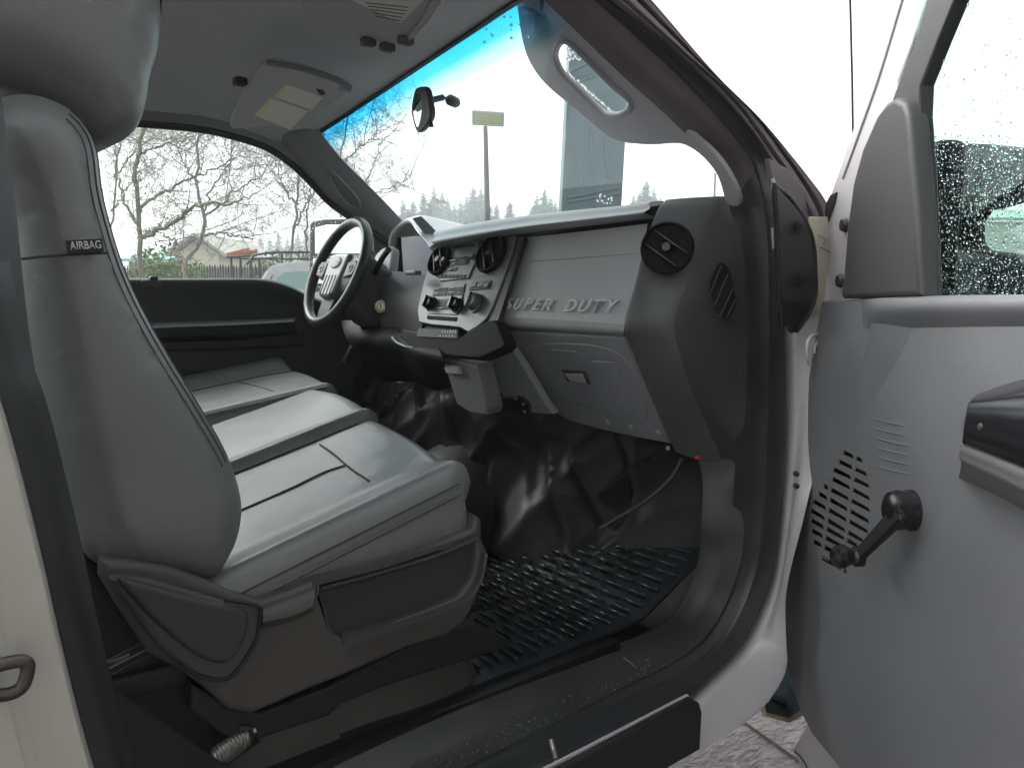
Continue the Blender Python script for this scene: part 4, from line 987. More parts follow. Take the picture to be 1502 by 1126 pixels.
sheet('trim_shoulder', [YL(ys+.026,(470,856),(560,830),(640,805),(696,781)), YL(ys-.010,(472,864),(560,840),(640,816),(697,792)), YL(ys+.014,(474,868),(560,844),(640,820),(696,798))], 'brown', st_, n=30, cross=3)
tube('trim_crease', YL(ys-.001,(385,905),(430,892),(462,876),(466,856)), .0025, 'brown', st_, n=20, seg=8)
hv_o = [(160,846),(195,842),(240,852),(290,868),(330,880),(378,888),(381,905),(376,935),(362,962),(345,985),(325,996),(290,990),(262,972),(230,945),(195,900),(170,865)]
hc_ = tag(plate('recliner_cover', FY(ys-.004), FPX(FY(ys-.004),*hv_o), 'dark', seat, .02, .006, z=.010, smooth_outline=90), 'dark hinge cover at the base of the near backrest')
O_, u_, v_, n_ = FY(ys-.004)
hcv = curve([PY(a,b,ys-.015) for a,b in hv_o[4:13]], 60)
tube('cover_groove', hcv, .0025, 'blackm', hc_, seg=8)
plate('recliner_lever', FY(ys-.016), FPX(FY(ys-.016),(172,848),(215,856),(300,880),(362,898),(352,950),(325,972),(280,955),(220,905)), 'brown2', hc_, .012, .006, z=.004, smooth_outline=70)
# riser
riser = [(240,930),(420,1000),(560,960),(690,920),(720,940),(735,980),(650,1010),(560,1040),(470,1080),(380,1110),(330,1080)]
sheet('seat_riser', [[V((.20,-.655,1.0)), V((.5,-.655,1.0)), V((.66,-.655,1.0)), V((.68,-.60,1.0)), V((.68,-.24,1.0))], [V((.20,-.655,.88)), V((.5,-.655,.88)), V((.70,-.655,.88)), V((.73,-.60,.88)), V((.73,-.24,.88))], [V((.16,-.665,.776)), V((.5,-.665,.776)), V((.74,-.665,.776)), V((.78,-.60,.776)), V((.78,-.24,.776))]], 'brown', seat, n=50, cross=4)
plate('rail_shade', FY(-.70), FPX(FY(-.70),(280,1000),(335,1035),(380,1046),(480,1008),(600,946),(690,915),(742,935),(742,952),(640,982),(560,1008),(500,1032),(482,1050),(380,1084),(330,1080),(280,1040)), 'blackm', seat, .02, .004)  # black strip painting the shadow band between side trim and riser
box('seat_rail', V((.42,-.672,.95)), (.56,.02,.03), 'blackm', seat, .004)
for a, b, x in (((716,848),(731,843),.72),((734,858),(742,866),.72)):
    tube('rail_clip', [PX(*a,x+.04), PX(*b,x+.04)], .0022, 'chrome', seat, seg=6)
plate('seat_shade', FY(-.668), FPX(FY(-.668),(60,780),(150,838),(260,985),(330,1045),(385,1088),(330,1126),(300,1200),(100,1200)), 'blackm', seat, .02, .004)  # black plate standing in for the shade beside and under the seat
# spring near bottom left
bm = bmesh.new()
pa, pb_ = PY(312,1112,-.70), PY(362,1078,-.70); N = 160; dirn = (pb_-pa).normalized(); up_ = V((0,0,1)); sd = dirn.cross(up_)
tube_bm(bm, [pa+(pb_-pa)*(i/N)+(up_*math.cos(i*.42)+sd*math.sin(i*.42))*.010 for i in range(N+1)], .0022, 6)
spg = bm_obj('seat_spring', bm, 'steel', seat)
tube('spring_rod', [pa-dirn*.01, pb_+dirn*.012], .004, 'steel', spg)
tube('spring_bracket', YL(-.705,(330,1118),(355,1100),(368,1082),(366,1068),(350,1068)), .003, 'rubber2', seat, n=20)
# centre seat
cc = tag(cushion_grid('center_seat', T, -.205, .165, .16, .845, .89, .014, .0, 1.072, .26, 1.00, 'leather'), 'middle seat cushion in grey leather, higher than its neighbours')
tube('piping', [V((x, -.198, 1.072+.26*(x-.5)+.014-.024)) for x in [.3+.025*i for i in range(21)]], .002, 'leather2', cc, seg=6)
_ = pillow('backrest', [V((.10,0,1.1)), V((.20,0,1.09)), V((.20,0,1.2)), V((.08,0,1.5)), V((-.02,0,1.52)), V((-.04,0,1.4))], -.205, .165, .03, 'leather', cc)
# driver seat
dc = tag(cushion_grid('driver_seat', T, .185, .665, .25, .955, 1.02, .012, .035, 1.10, .14, 1.03, 'leather', bol=.11), 'far driver seat cushion in grey leather with a stitched centre')
zt2 = lambda p: 1.10+.14*(p.x-.5)+.006*math.sin(math.pi*(p.y-.185)/.48)
def ct2(pts): return tube('seam', [V((p.x,p.y,zt2(p)+.0005)) for p in curve(pts,40)], .0022, 'seam', dc, seg=6)
ct2([V((.5,.53,0)), V((.75,.53,0)), V((.90,.53,0)), V((.985,.50,0))]); ct2([V((.82,.24,0)), V((.82,.53,0))])
tube('piping', [V((x, .188, 1.10+.14*(x-.5)+.004)) for x in [.35+.03*i for i in range(20)]], .0035, 'leather', dc, seg=6)
_ = pillow('backrest', [V((.20,0,1.1)), V((.30,0,1.09)), V((.30,0,1.2)), V((.16,0,1.62)), V((.06,0,1.64)), V((.04,0,1.4))], .19, .66, .04, 'leather', dc)
# =============================================================== near door (open)
fd = (HI, DD, Z3, DN)
def fdo(o): return (HI+DN*o, DD, Z3, DN)
po = [(1205,441),(1215,440),(1240,440),(1270,438),(1400,435),(1502,434),(1900,430),(1900,1500),(1500,1400),(1300,1215),(1232,1128),(1190,1076),(1172,1040),(1162,1005),(1155,970),(1151,920),(1149,860),(1153,800),(1160,740),(1168,680),(1176,610),(1186,550),(1196,490)]
fpo = FPX(fd,*po)
Zf = 3.736
rows = [((510,385),(615,432)),((485,435),(640,508)),((458,480),(652,572)),((428,518),(655,640)),((402,568),(656,704)),((375,610),(652,766)),((345,652),(645,822)),((330,702),(620,872)),((332,755),(590,900)),((336,812),(560,930)),((346,872),(540,975)),((392,962),(530,1040))]
slots = []
def Ax(y): return 575-(y-400)*.112
def Bx(y): return 442-(y-530)*.115
for (x0,y0),(x1,y1) in rows:
    sl = (y1-y0)/(x1-x0)
    def yy(x): return y0+(x-x0)*sl
    cuts = [x0]
    for fx in (Bx, Ax):
        xc = fx((y0+y1)/2)
        for _ in range(3): xc = fx(yy(xc))
        if x0+8 < xc < x1-8: cuts += [xc-7, xc+7]
    cuts.append(x1)
    for i in range(0, len(cuts), 2):
        a, b = cuts[i], cuts[i+1]
        if b-a < 8: continue
        h = 13.5
        q = [(a+3,yy(a)-h),(b-4,yy(b)-h),(b+3,yy(b)+h),(a-3,yy(a)+h)]
        slots.append([(1100+x/Zf, 560+y/Zf) for x, y in q])
door = tag(cut_plate('door', fd, fpo, 'door', T, .03, .005, [FPX(fd,*s) for s in slots]), 'near front door swung open, with plain grey plastic inner panel')
gr = FPX(fd,(1170,640),(1310,640),(1310,860),(1170,860))
plate('speaker', fdo(-.022), FPX(fdo(-.022),(1175,650),(1290,650),(1290,850),(1175,850)), 'hole', door, .01, .002)
# soft raised centre field and the crease beside it
cr0 = [(1266,446),(1274,455),(1275,480),(1268,515),(1258,548),(1248,580),(1240,605),(1233,628)]
fdz = [1,1,.9,.75,.55,.35,.15,.0]
ra = [PD(a,b,-.0008) for a,b in cr0]; rb = [PD(a+5,b+1,-.0008+.0045*f) for (a,b),f in zip(cr0,fdz)]; rc = [PD(a+22,b+4,-.0008+.0048*f) for (a,b),f in zip(cr0,fdz)]; rd = [PD(a+90-70*k/7,b+10,-.0008) for k,(a,b) in enumerate(cr0)]
sheet('panel_crease', [ra, rb, rc, rd], 'door', door, n=60, cross=6)
tp = [(1262,441),(1290,438),(1400,435),(1502,434),(1900,430)]
tz = [0,1,1,1,1]
sheet('door_top_roll', [[PD(a,b-2,-.02) for a,b in tp], [PD(a,b-1,-.001+.001*k) for (a,b),k in zip(tp,tz)], [PD(a,b+6,-.001+.011*k) for (a,b),k in zip(tp,tz)], [PD(a,b+20,-.001+.012*k) for (a,b),k in zip(tp,tz)], [PD(a,b+46,-.0006) for a,b in tp]], 'door', door, n=40, cross=5)
for i in range(6):
    x, y = 1292+i*1, 617+i*14
    tube('panel_rib', [PD(x-18,y-6,-.002), PD(x,y,.0002), PD(x+22,y+5,.0004), PD(x+50,y+10,-.002)], .0012, 'door', door, n=10, seg=6)
for i in range(9):
    x, y = 1160+i*9, 770+i*15
    tube('panel_rib', [PD(x+i*4,y+20,-.002), PD(x+30+i*5,y+38,.0002), PD(x+55+i*5,y+52,-.002)], .0010, 'door', door, n=10, seg=6)
# crank
pv_ = PD(1325,748,.0); kn = PD(1250,812,.035)
wcn = lathe('window_crank', PD(1338,748,0), DN, [(0,.034),(.014,.034),(.023,.029),(.026,.020),(.0245,.009),(.027,.004),(.027,0)], 'black', door, 32)
a0 = PD(1320,752,.026); a1 = PD(1258,816,.040)
dirc = (a1-a0).normalized(); prp = DN.cross(dirc).normalized()
bm = bmesh.new(); bl = (a1-a0).length
box_bm(bm, a0.lerp(a1,.5), dirc, prp, DN, bl+.01, .030, .012)
bmesh.ops.bevel(bm, geom=list(bm.edges), offset=.005, segments=3, affect='EDGES')
for v in bm.verts:
    t = (v.co-a0).dot(dirc)/bl; c = a0+dirc*(t*bl); d = v.co-c; v.co = c+d*(1-.28*t)
bm_obj('crank_arm', bm, 'blackm', wcn)
lathe('crank_knob', a1+DN*.002, DN, [(0,.034),(.010,.033),(.0155,.027),(.0165,.018),(.012,.010),(.011,.006),(.014,.002),(.014,-.008),(0,-.008)], 'black', wcn, 28)
# armrest
R0 = [PD(a,b,.0) for a,b in ((1436,577),(1470,565),(1502,556),(1700,515),(1850,490))]
R1 = [PD(a,b,.035) for a,b in ((1430,582),(1470,574),(1502,568),(1700,548),(1850,530))]
R1b = [PD(a,b,.052) for a,b in ((1422,592),(1465,592),(1502,594),(1700,604),(1850,612))]
R2 = [PD(a,b,.056) for a,b in ((1416,620),(1465,630),(1502,638),(1700,680),(1850,705))]
R3 = [PD(a,b,.050) for a,b in ((1412,650),(1465,670),(1502,685),(1700,765),(1850,820))]
R4 = [PD(a,b,.030) for a,b in ((1413,655),(1465,675),(1502,691),(1700,775),(1850,830))]
ar = sheet('armrest', [R0,R1,R1b,R2,R3,R4], 'black', door, n=50, cross=5, ang=60)
tag(ar, 'black padded armrest with a grey base')
sheet('armrest_end', [[R0[0],R1[0],R1b[0],R2[0],R3[0],R4[0]], [PD(a,b,0) for a,b in ((1436,577),(1428,582),(1420,592),(1414,620),(1411,650),(1412,655))]], 'blackm', ar, n=6, smooth=False)
G1 = [PD(a,b,.046) for a,b in ((1412,653),(1465,673),(1502,689),(1700,772),(1850,828))]
G2 = [PD(a,b,.040) for a,b in ((1410,680),(1465,706),(1502,724),(1700,815),(1850,880))]
G3 = [PD(a,b,.0) for a,b in ((1406,700),(1465,728),(1502,748),(1700,850),(1850,925))]
sheet('armrest_base', [[PD(a,b,0) for a,b in ((1408,653),(1465,668),(1502,684),(1700,765),(1850,820))], G1, [g.lerp(h,.5)+DN*.004 for g,h in zip(G1,G2)], G2, G3], 'door', ar, n=50, cross=4)
tube('armrest_bead', [g+V((0,0,.001)) for g in G1], .0014, 'pad', ar, n=40, seg=6)
lathe('screw', PD(1438,626,.056), DN, [(0,.002),(.003,.0015),(.004,0)], 'dark', ar, 12)
# window sail trim
so_ = [(1234,438),(1232,428),(1236,410),(1238,380),(1242,330),(1250,270),(1264,218),(1286,168),(1300,150),(1312,143),(1326,150),(1332,172),(1336,220),(1343,300),(1350,434)]
fs1 = fdo(.004)
tag(plate('window_sail', fs1, FPX(fs1,*so_), 'dark', door, .03, .008), 'smooth dark triangular trim at the front of the near window')
fs2 = fdo(-.012)
plate('window_seal', fs2, FPX(fs2,(1308,146),(1318,120),(1340,68),(1361,-10),(1380,-80),(1440,-80),(1402,-4),(1375,62),(1350,126),(1348,170),(1354,250),(1362,436),(1330,438),(1310,300)), 'rubber2', door, .02, .004)
fs3 = fdo(-.03)
wf = tag(plate('window_frame', fs3, FPX(fs3,(1200,455),(1208,330),(1212,296),(1219,280),(1250,190),(1286,85),(1318,-12),(1345,-90),(1420,-90),(1365,-12),(1338,66),(1318,118),(1320,146),(1340,300),(1345,455)), 'white', door, .03, .006), 'white painted window frame of the open door')
tube('frame_crease', [PP(a,b,fs3[0]+DN*.001,DN) for a,b in ((1236,262),(1262,190),(1290,110),(1325,-5),(1345,-60))], .0022, 'white', wf, n=30, seg=8)
plate('frame_notch', fs3, FPX(fs3,(1212,312),(1213,300),(1220,286),(1229,282),(1226,298),(1219,318),(1214,330)), 'rubber', wf, .006, .001, z=.003)
for y in (330, 412): lathe('bump_stop', PP(1240 if y==330 else 1234,y,fs3[0]+DN*.002,DN), DN, [(0,.008),(.009,.007),(.012,0)], 'rubber', wf, 16)
fg_ = fdo(-.022)
wg = tag(plate('window_glass', fg_, FPX(fg_,(1340,-90),(1900,-90),(1900,445),(1340,445)), 'glassd', door, .004, .0005), 'rain speckled window glass of the open door')
# rain on the glass
def drops(name, frm, region, n, rmin, rmax, parent, z, seed, mask=None, flat=.45):
    rnd = random.Random(seed); bm = bmesh.new(); O, u, v, nn = frm
    cells = {}
    for _ in range(n):
        a = rnd.uniform(region[0], region[2]); b = rnd.uniform(region[1], region[3])
        if mask and not mask(a, b, rnd): continue
        c = PP(a, b, O+nn*z, nn); r = rmin+(rmax-rmin)*rnd.random()**2.5
        key = (int(a/5), int(b/5)); near = [q for i in (-1,0,1) for j in (-1,0,1) for q in cells.get((key[0]+i, key[1]+j), [])]
        if any((c-q[0]).length < (r+q[1])*1.12 for q in near): continue
        cells.setdefault(key, []).append((c, r))
        rings = 3; sg = 8; asp = rnd.uniform(.8, 1.35); prev = None
        rot = rnd.random()*3
        top = bm.verts.new(c-nn*r*flat)
        for i in range(1, rings+1):
            ph = math.pi/2*i/rings
            ring = [bm.verts.new(c+(u*math.cos(2*math.pi*k/sg+rot)+v*math.sin(2*math.pi*k/sg+rot)*asp)*r*math.sin(ph)-nn*r*flat*math.cos(ph)) for k in range(sg)]
            for k in range(sg):
                if prev is None: bm.faces.new((top, ring[k], ring[(k+1) % sg]))
                else: bm.faces.new((prev[k], ring[k], ring[(k+1) % sg], prev[(k+1) % sg]))
            prev = ring
        bm.faces.new(prev[::-1])
    return tag(bm_obj(name, bm, 'water', parent, ang=80), kind='stuff')
drops('raindrops', fdo(-.028), (1352,-20,1540,432), 7000, .0007, .0026, wg, 0, 5, lambda a,b,r: (b > 200) or r.random() < .10)
# far side of door: outer skin, inner shell, mirror
fk = fdo(-.10)
plate('door_skin', fk, FPX(fk,(1190,450),(1900,440),(1900,1500),(1400,1380),(1250,1180),(1190,1080),(1175,1000),(1170,860),(1180,700)), 'white', door, .01, .004)
fi = fdo(-.034)
ins = tag(plate('door_shell', fi, FPX(fi,(1900,1560),(1900,1000),(1250,900),(1192,1000),(1187,1052),(1180,1068),(1162,1098),(1175,1128),(1210,1200),(1320,1330),(1500,1520)), 'white', door, .02, .005), 'white painted steel shell below the grey door panel')
tube('shell_crease', [PP(a,b,fi[0]+DN*.001,DN) for a,b in ((1165,1101),(1173,1108),(1182,1122),(1186,1140))], .0012, 'rubber', ins, n=12, seg=6)
# door hinge edge
sheet('door_edge', [[PD(a,b,-.03) for a,b in po[13:]+[po[0]]], [PD(a+3,b,-.10) for a,b in po[13:]+[po[0]]]], 'white', door, n=40)
fm_ = fdo(-.26)
mo_ = FPX(fm_,(1352,214),(1362,210),(1400,211),(1440,215),(1468,220),(1484,230),(1492,238),(1502,240),(1640,245),(1640,452),(1352,452),(1366,400),(1372,330))
mh_ = FPX(fm_,(1384,312),(1400,310),(1430,303),(1455,294),(1472,287),(1490,284),(1600,284),(1600,386),(1502,388),(1486,389),(1474,384),(1464,376),(1440,371),(1410,368),(1396,364),(1388,352))
sm2 = tag(plate('side_mirror', fm_, mo_, 'ventm', door, .08, .02, holes=[mh_]), 'large black towing mirror seen through the wet window')
box('mirror_base', PD(1362,330,-.17), (.12,.05,.26), 'ventm', sm2, .015, ax=(DD, DN, Z3))
# undercarriage bits below the corner
brk = tag(sheet('cab_mount', [[PY(1121,1034,-.80), PY(1150,1010,-.70), PY(1186,1020,-.62)], [PY(1124,1046,-.84), PY(1158,1054,-.84), PY(1180,1042,-.78)]], 'brown', T, n=10, rsm=False, thick=.006), 'folded steel cab mount below the near door opening')
tube('flange', [PY(1119,1034,-.85), PY(1121,1046,-.85), PY(1157,1056,-.85), PY(1179,1043,-.85)], .0045, 'cream', brk, seg=8)
bm = bmesh.new()
c0 = PY(1158,985,-.78)
bmesh.ops.create_icosphere(bm, subdivisions=4, radius=1)
for v in bm.verts:
    p = v.co; s = 1+.25*noise.noise(p*2.3)+.1*noise.noise(p*6)
    v.co = c0+V((p.x*.05*s, p.y*.05*s, p.z*.085*s-.012))
bm_obj('mount_bushing', bm, 'denim', T)
box('frame_rail', V((1.2,-.42,.50)), (3.4,.08,.22), 'blackm', T, .01)
# antenna
ant = tag(tube('antenna', [PY(1252,262,-.84), PY(1250,120,-.84), PY(1247,0,-.84), PY(1245,-60,-.84)], .0022, 'rubber', T, seg=8), 'thin black radio antenna on the front fender')
# drops on the windscreen
fwd_ = frame(V((1.42,-.45,1.74)), V((.1,-1,0)), V((-.55,0,.40)))
def dl(name, pts, r, par):
    rnd = random.Random(3); bm = bmesh.new()
    for (a, b) in pts:
        c = PP(a, b, fwd_[0], fwd_[3]); bmesh.ops.create_icosphere(bm, subdivisions=1, radius=r*rnd.uniform(.5,1.3), matrix=Matrix.Translation(c))
    return tag(bm_obj(name, bm, 'water', par), kind='stuff')
rnd = random.Random(11)
pts = [(832+t*68/30+rnd.uniform(-1,1), 105+t*62/30+rnd.uniform(-1,1)) for t in range(31)]+[(830+rnd.random()*28, 68+rnd.random()*20) for _ in range(50)]+[(680+rnd.random()*95, 2+rnd.random()*60) for _ in range(16)]+[(875+rnd.random()*25, 285+rnd.random()*14) for _ in range(14)]
dl('raindrops', pts, .0028, ws)
fdg = (V((0,.735,0)), X3, Z3, V((0,-1,0)))
bm = bmesh.new(); 
for _ in range(260):
    a, b = rnd.uniform(455,545), rnd.uniform(318,425); c = PY(a,b,.735); bmesh.ops.create_icosphere(bm, subdivisions=1, radius=.0016*rnd.uniform(.4,1.6), matrix=Matrix.Translation(c))
tag(bm_obj('raindrops', bm, 'water', far), kind='stuff')
# =============================================================== OUTDOORS
def G(px, d, py=418):
    p = PD_(px, py, d); return V((p.x, p.y, 0))
def HZ(px, py, d): return PD_(px, py, d).z
gm = bpy.data.materials.new('wet_pavers'); gm.use_nodes = True; nt = gm.node_tree; b = nt.nodes['Principled BSDF']
tc = nt.nodes.new('ShaderNodeTexCoord')
mp = nt.nodes.new('ShaderNodeMapping'); mp.inputs['Rotation'].default_value = (0,0,math.radians(38)); mp.inputs['Scale'].default_value = (8,20,1)
nt.links.new(tc.outputs['Object'], mp.inputs['Vector'])
nz = nt.nodes.new('ShaderNodeTexNoise'); nz.inputs['Scale'].default_value = 1.4; nz.inputs['Detail'].default_value = 6; nz.inputs['Distortion'].default_value = 1.6
nt.links.new(mp.outputs[0], nz.inputs['Vector'])
rp_ = nt.nodes.new('ShaderNodeValToRGB'); rp_.color_ramp.elements[0].position = .36; rp_.color_ramp.elements[1].position = .66
rp_.color_ramp.elements[0].color = (.05,.038,.038,1); rp_.color_ramp.elements[1].color = (.15,.12,.115,1)
nt.links.new(nz.outputs['Fac'], rp_.inputs['Fac']); nt.links.new(rp_.outputs['Color'], b.inputs['Base Color'])
bp = nt.nodes.new('ShaderNodeBump'); bp.inputs['Strength'].default_value = .9; bp.inputs['Distance'].default_value = .02
nt.links.new(nz.outputs['Fac'], bp.inputs['Height']); nt.links.new(bp.outputs[0], b.inputs['Normal']); b.inputs['Roughness'].default_value = .38
M['ground'] = gm
bm = bmesh.new(); S_ = 400
gv = [bm.verts.new((x*S_, y*S_, 0)) for x, y in ((-1,-1),(1,-1),(1,1),(-1,1))]; bm.faces.new(gv)
tag(bm_obj('ground', bm, 'ground', None, False), kind='structure')
ga, gb_ = PZ(1088,1058,0), PZ(1176,1120,0); gd = (gb_-ga).normalized(); gs = V((-gd.y, gd.x, 0))
bm = bmesh.new()
for k in range(-4, 5):
    o = ga+gs*(.9*k)
    q = [o-gd*6-gs*.006, o+gd*6-gs*.006, o+gd*6+gs*.006, o-gd*6+gs*.006]; bm.faces.new([bm.verts.new(V((p.x,p.y,.004))) for p in q])
tag(bm_obj('pavement_joints', bm, 'hole', None, False), kind='structure')
# ---- bare trees
def grow(bm, p, d, L, r, depth, rnd, dens=1.0, spread=.55, lift=.08):
    n = 5; pts = [p]; q = p.copy(); dd = d.copy()
    for i in range(n):
        dd = (dd+V((rnd.gauss(0,.16), rnd.gauss(0,.16), rnd.gauss(lift,.12)))).normalized(); q = q+dd*(L/n); pts.append(q.copy())
    tube_bm(bm, pts, [r*(1-.75*i/n) for i in range(n+1)], 4 if depth < 3 else 6, False)
    if depth <= 0: return
    k = max(2, int(rnd.uniform(3,5.5)*dens))
    for _ in range(k):
        i = rnd.randint(1, n); ax = V((rnd.gauss(0,1), rnd.gauss(0,1), rnd.gauss(0,.8))).normalized()
        nd = (dd*(1-spread)+ax*spread*1.3).normalized()
        grow(bm, pts[i], nd, L*rnd.uniform(.5,.78), max(.0028, r*(1-.75*i/n)*.62), depth-1, rnd, dens, spread, lift)
def bare_tree(label, base, limbs, d, seed, m, tw=3, moss=(), wid=.009, L=1.1):
    """limbs: pixel paths at depth d; (path, start radius px, end radius px)"""
    rnd = random.Random(seed); b0 = G(*base); t = thing('bare_tree', label, 'tree', b0)
    bm = bmesh.new(); bt = bmesh.new()
    for li, (path, r0, r1, dz) in enumerate(limbs):
        P = [PD_(x, y, d+dz*i/(len(path)-1)) for i, (x, y) in enumerate(path)]
        if li == 0: P = [V((b0.x, b0.y, -.05))]+P
        C = curve(P, 26); n = len(C); k = d/F
        C = [p+V((rnd.gauss(0,.02), rnd.gauss(0,.02), rnd.gauss(0,.02))) for p in C]
        tube_bm(bm, C, [(r0+(r1-r0)*i/(n-1))*k*.75 for i in range(n)], 9, True)
        for i in range(5 if li else 9, n, 2):
            if C[i].z < 1.9: continue
            dirn = (C[min(n-1,i+1)]-C[i-1]).normalized(); a = V((rnd.gauss(0,1), rnd.gauss(0,1), rnd.gauss(.2,.6))).normalized()
            grow(bt, C[i], (dirn*.4+a).normalized(), L*rnd.uniform(.6,1.2), wid*rnd.uniform(.7,1.2), tw, rnd)
    bm_obj('trunk', bm, m, t); bm_obj('crown', bt, 'bark2', t)
    if moss:
        bm = bmesh.new()
        for path, r in moss:
            C = curve([PD_(x, y, d) for x, y in path], 60)
            for p in C:
                for _ in range(7):
                    q = p+V((rnd.gauss(0,1),rnd.gauss(0,1),rnd.gauss(.3,1)))*(r*d/F*.7); s = rnd.uniform(.012,.035)
                    ax_ = [V((rnd.gauss(0,1),rnd.gauss(0,1),rnd.gauss(0,1))).normalized()*s for _ in range(3)]
                    bm.faces.new([bm.verts.new(q+a) for a in ax_])
        bm_obj('moss', bm, 'moss', t, False)
    return t
bare_tree('mossy bare tree with a thick trunk behind the picket fence, nearest the passenger seat', (212,13), [
    ([(208,400),(203,350),(203,300),(200,260),(208,215),(212,185),(214,150),(220,100)],6,3,0),
    ([(205,352),(225,338),(255,325),(280,308),(310,300),(340,300),(370,285)],5,1.2,-.6),
    ([(203,305),(225,290),(255,275),(280,262),(310,250),(350,228)],3.5,1,.5),
    ([(207,225),(235,215),(270,205),(310,190)],2.5,.8,-.4),
    ([(203,330),(185,300),(172,260),(168,215),(160,170)],3,1.2,.5),
    ([(212,190),(195,160),(180,130)],2.5,1,.3)], 13, 3, 'bark', 3, moss=[([(205,400),(203,345),(203,300),(203,240),(212,190)],6),([(205,352),(225,338),(255,325),(280,308)],5)])
bare_tree('bare forked tree with a leaning trunk in front of the cream house', (270,14), [
    ([(272,395),(284,372),(296,345),(300,318),(290,285),(291,240),(293,200),(300,150)],5,2,0),
    ([(296,345),(320,342),(345,345),(370,352)],2.6,1,.4),
    ([(300,318),(325,300),(345,280),(375,262),(400,238)],2.6,.9,-.5),
    ([(272,392),(258,372),(255,352),(240,345)],3.4,1.6,.2),
    ([(291,270),(270,240),(262,205)],2.5,.8,.3),
    ([(300,318),(310,280),(335,240),(345,200)],2.2,.8,.3)], 14, 9, 'bark2', 3)
bare_tree('thin pale bare tree standing just left of the far side mirror', (424,15), [
    ([(424,400),(428,360),(434,310),(440,260),(446,200),(450,150)],3.6,1.4,0),
    ([(430,340),(445,310),(462,280),(480,240)],2.2,.8,.3),
    ([(436,300),(415,270),(400,230)],2,.7,-.3),
    ([(447,400),(449,350),(452,300),(462,250)],2.6,1,.2)], 15, 21, 'bark2', 3, L=1.0)
bare_tree('bare tree behind the far windshield pillar with fine twigs reaching over the glass', (500,14), [
    ([(498,400),(500,330),(498,260),(505,200),(515,140)],3.6,1.4,0),
    ([(500,330),(525,290),(545,250),(560,205)],2.2,.7,.3),
    ([(500,300),(535,285),(570,275),(600,262)],2.0,.6,-.3),
    ([(500,240),(530,215),(555,190)],2,.6,.2)], 14, 33, 'bark2', 3, L=.9)
bare_tree('slim bare tree at the left end of the picket fence', (158,17), [
    ([(158,400),(163,330),(170,260),(176,200),(180,140)],3.4,1.2,0),
    ([(165,310),(190,270),(215,240)],2,.7,.3),
    ([(170,260),(195,225),(235,195)],2,.7,-.3)], 17, 41, 'bark', 3, L=1.2)
# ---- conifers
def conifer_mesh(seed, h):
    rnd = random.Random(seed); bm = bmesh.new(); n = int(h*6)
    bt = bmesh.new(); tube_bm(bt, [V((0,0,-.1)), V((0,0,h*.98))], [h*.014, h*.002], 6)
    for i in range(n):
        f = i/n; z = h*(.08+.92*f); R_ = h*.20*(1-f)**.72*rnd.uniform(.75,1.15)+.06
        k = 16
        for j in range(k):
            a = rnd.uniform(0, 2*math.pi); L = R_*rnd.uniform(.6,1.15); dr = L*rnd.uniform(.15,.5)
            o = V((math.cos(a), math.sin(a), 0)); s = V((-math.sin(a), math.cos(a), 0))
            base = V((0,0,z)); seg = 4; w = L*.6
            for q in range(seg):
                c = base+o*(L*(q+.4)/seg)-V((0,0,dr*(q+.5)/seg)); ww = w*(1-.6*q/seg)*rnd.uniform(.7,1.2)
                for sg in (-1, 1):
                    bm.faces.new([bm.verts.new(c-o*L*.12), bm.verts.new(c+s*sg*ww-V((0,0,ww*rnd.uniform(.3,.9)))+o*L*.04), bm.verts.new(c+o*L*.16-V((0,0,.03)))])
    a = bpy.data.meshes.new('crown'); bm.to_mesh(a); bm.free(); b_ = bpy.data.meshes.new('trunk'); bmesh.ops.recalc_face_normals(bt, faces=bt.faces); bt.to_mesh(b_); bt.free()
    a.materials.append(M['conifer']); b_.materials.append(M['bark2']); return a, b_
variants = [conifer_mesh(s, 10) for s in (1,2,3,4)]
spec = [(592,291,95,0),(607,292,92,1),(622,281,96,2),(637,273,90,3),(649,280,93,0),(657,290,98,1),(667,298,90,2),(676,291,94,3),(684,286,97,0),(694,271,90,1),(705,274,94,2),(714,284,98,3),(728,297,92,0),(747,293,90,1),(778,303,95,2),(786,284,92,3),(797,275,90,0),(806,288,95,1),(813,294,90,2),(824,285,96,3),(600,302,85,1),(630,296,84,2),(660,303,84,0),(700,300,84,3),(792,300,85,1),(926,285,95,2),(935,280,92,0),(944,263,90,1),(955,274,94,3),(965,288,96,2),
        (345,352,125,0),(358,346,120,1),(371,350,128,2),(384,342,122,3),(397,347,126,0),(410,340,120,1),(423,346,128,2),(438,338,122,3),(300,356,124,1),(320,350,126,2),(250,358,124,3),(270,352,128,0),(452,330,118,2),(468,322,116,0),(480,316,112,1),(520,312,110,2),(536,316,108,0),(552,306,105,3),(566,300,102,1)]
for i, (px, py, d, k) in enumerate(spec):
    g = G(px, d); hgt = HZ(px, py, d); s = hgt/10
    t = thing('conifer_tree', 'dark green conifer in the misty tree line far beyond the parking lot', 'tree', g, 'conifers in the distant tree line')
    t.scale = (s, s, s); t.rotation_euler.z = i*1.3
    for nm, me in zip(('crown','trunk'), variants[k]):
        o = bpy.data.objects.new(nm, me); COL.objects.link(o); o.parent = t
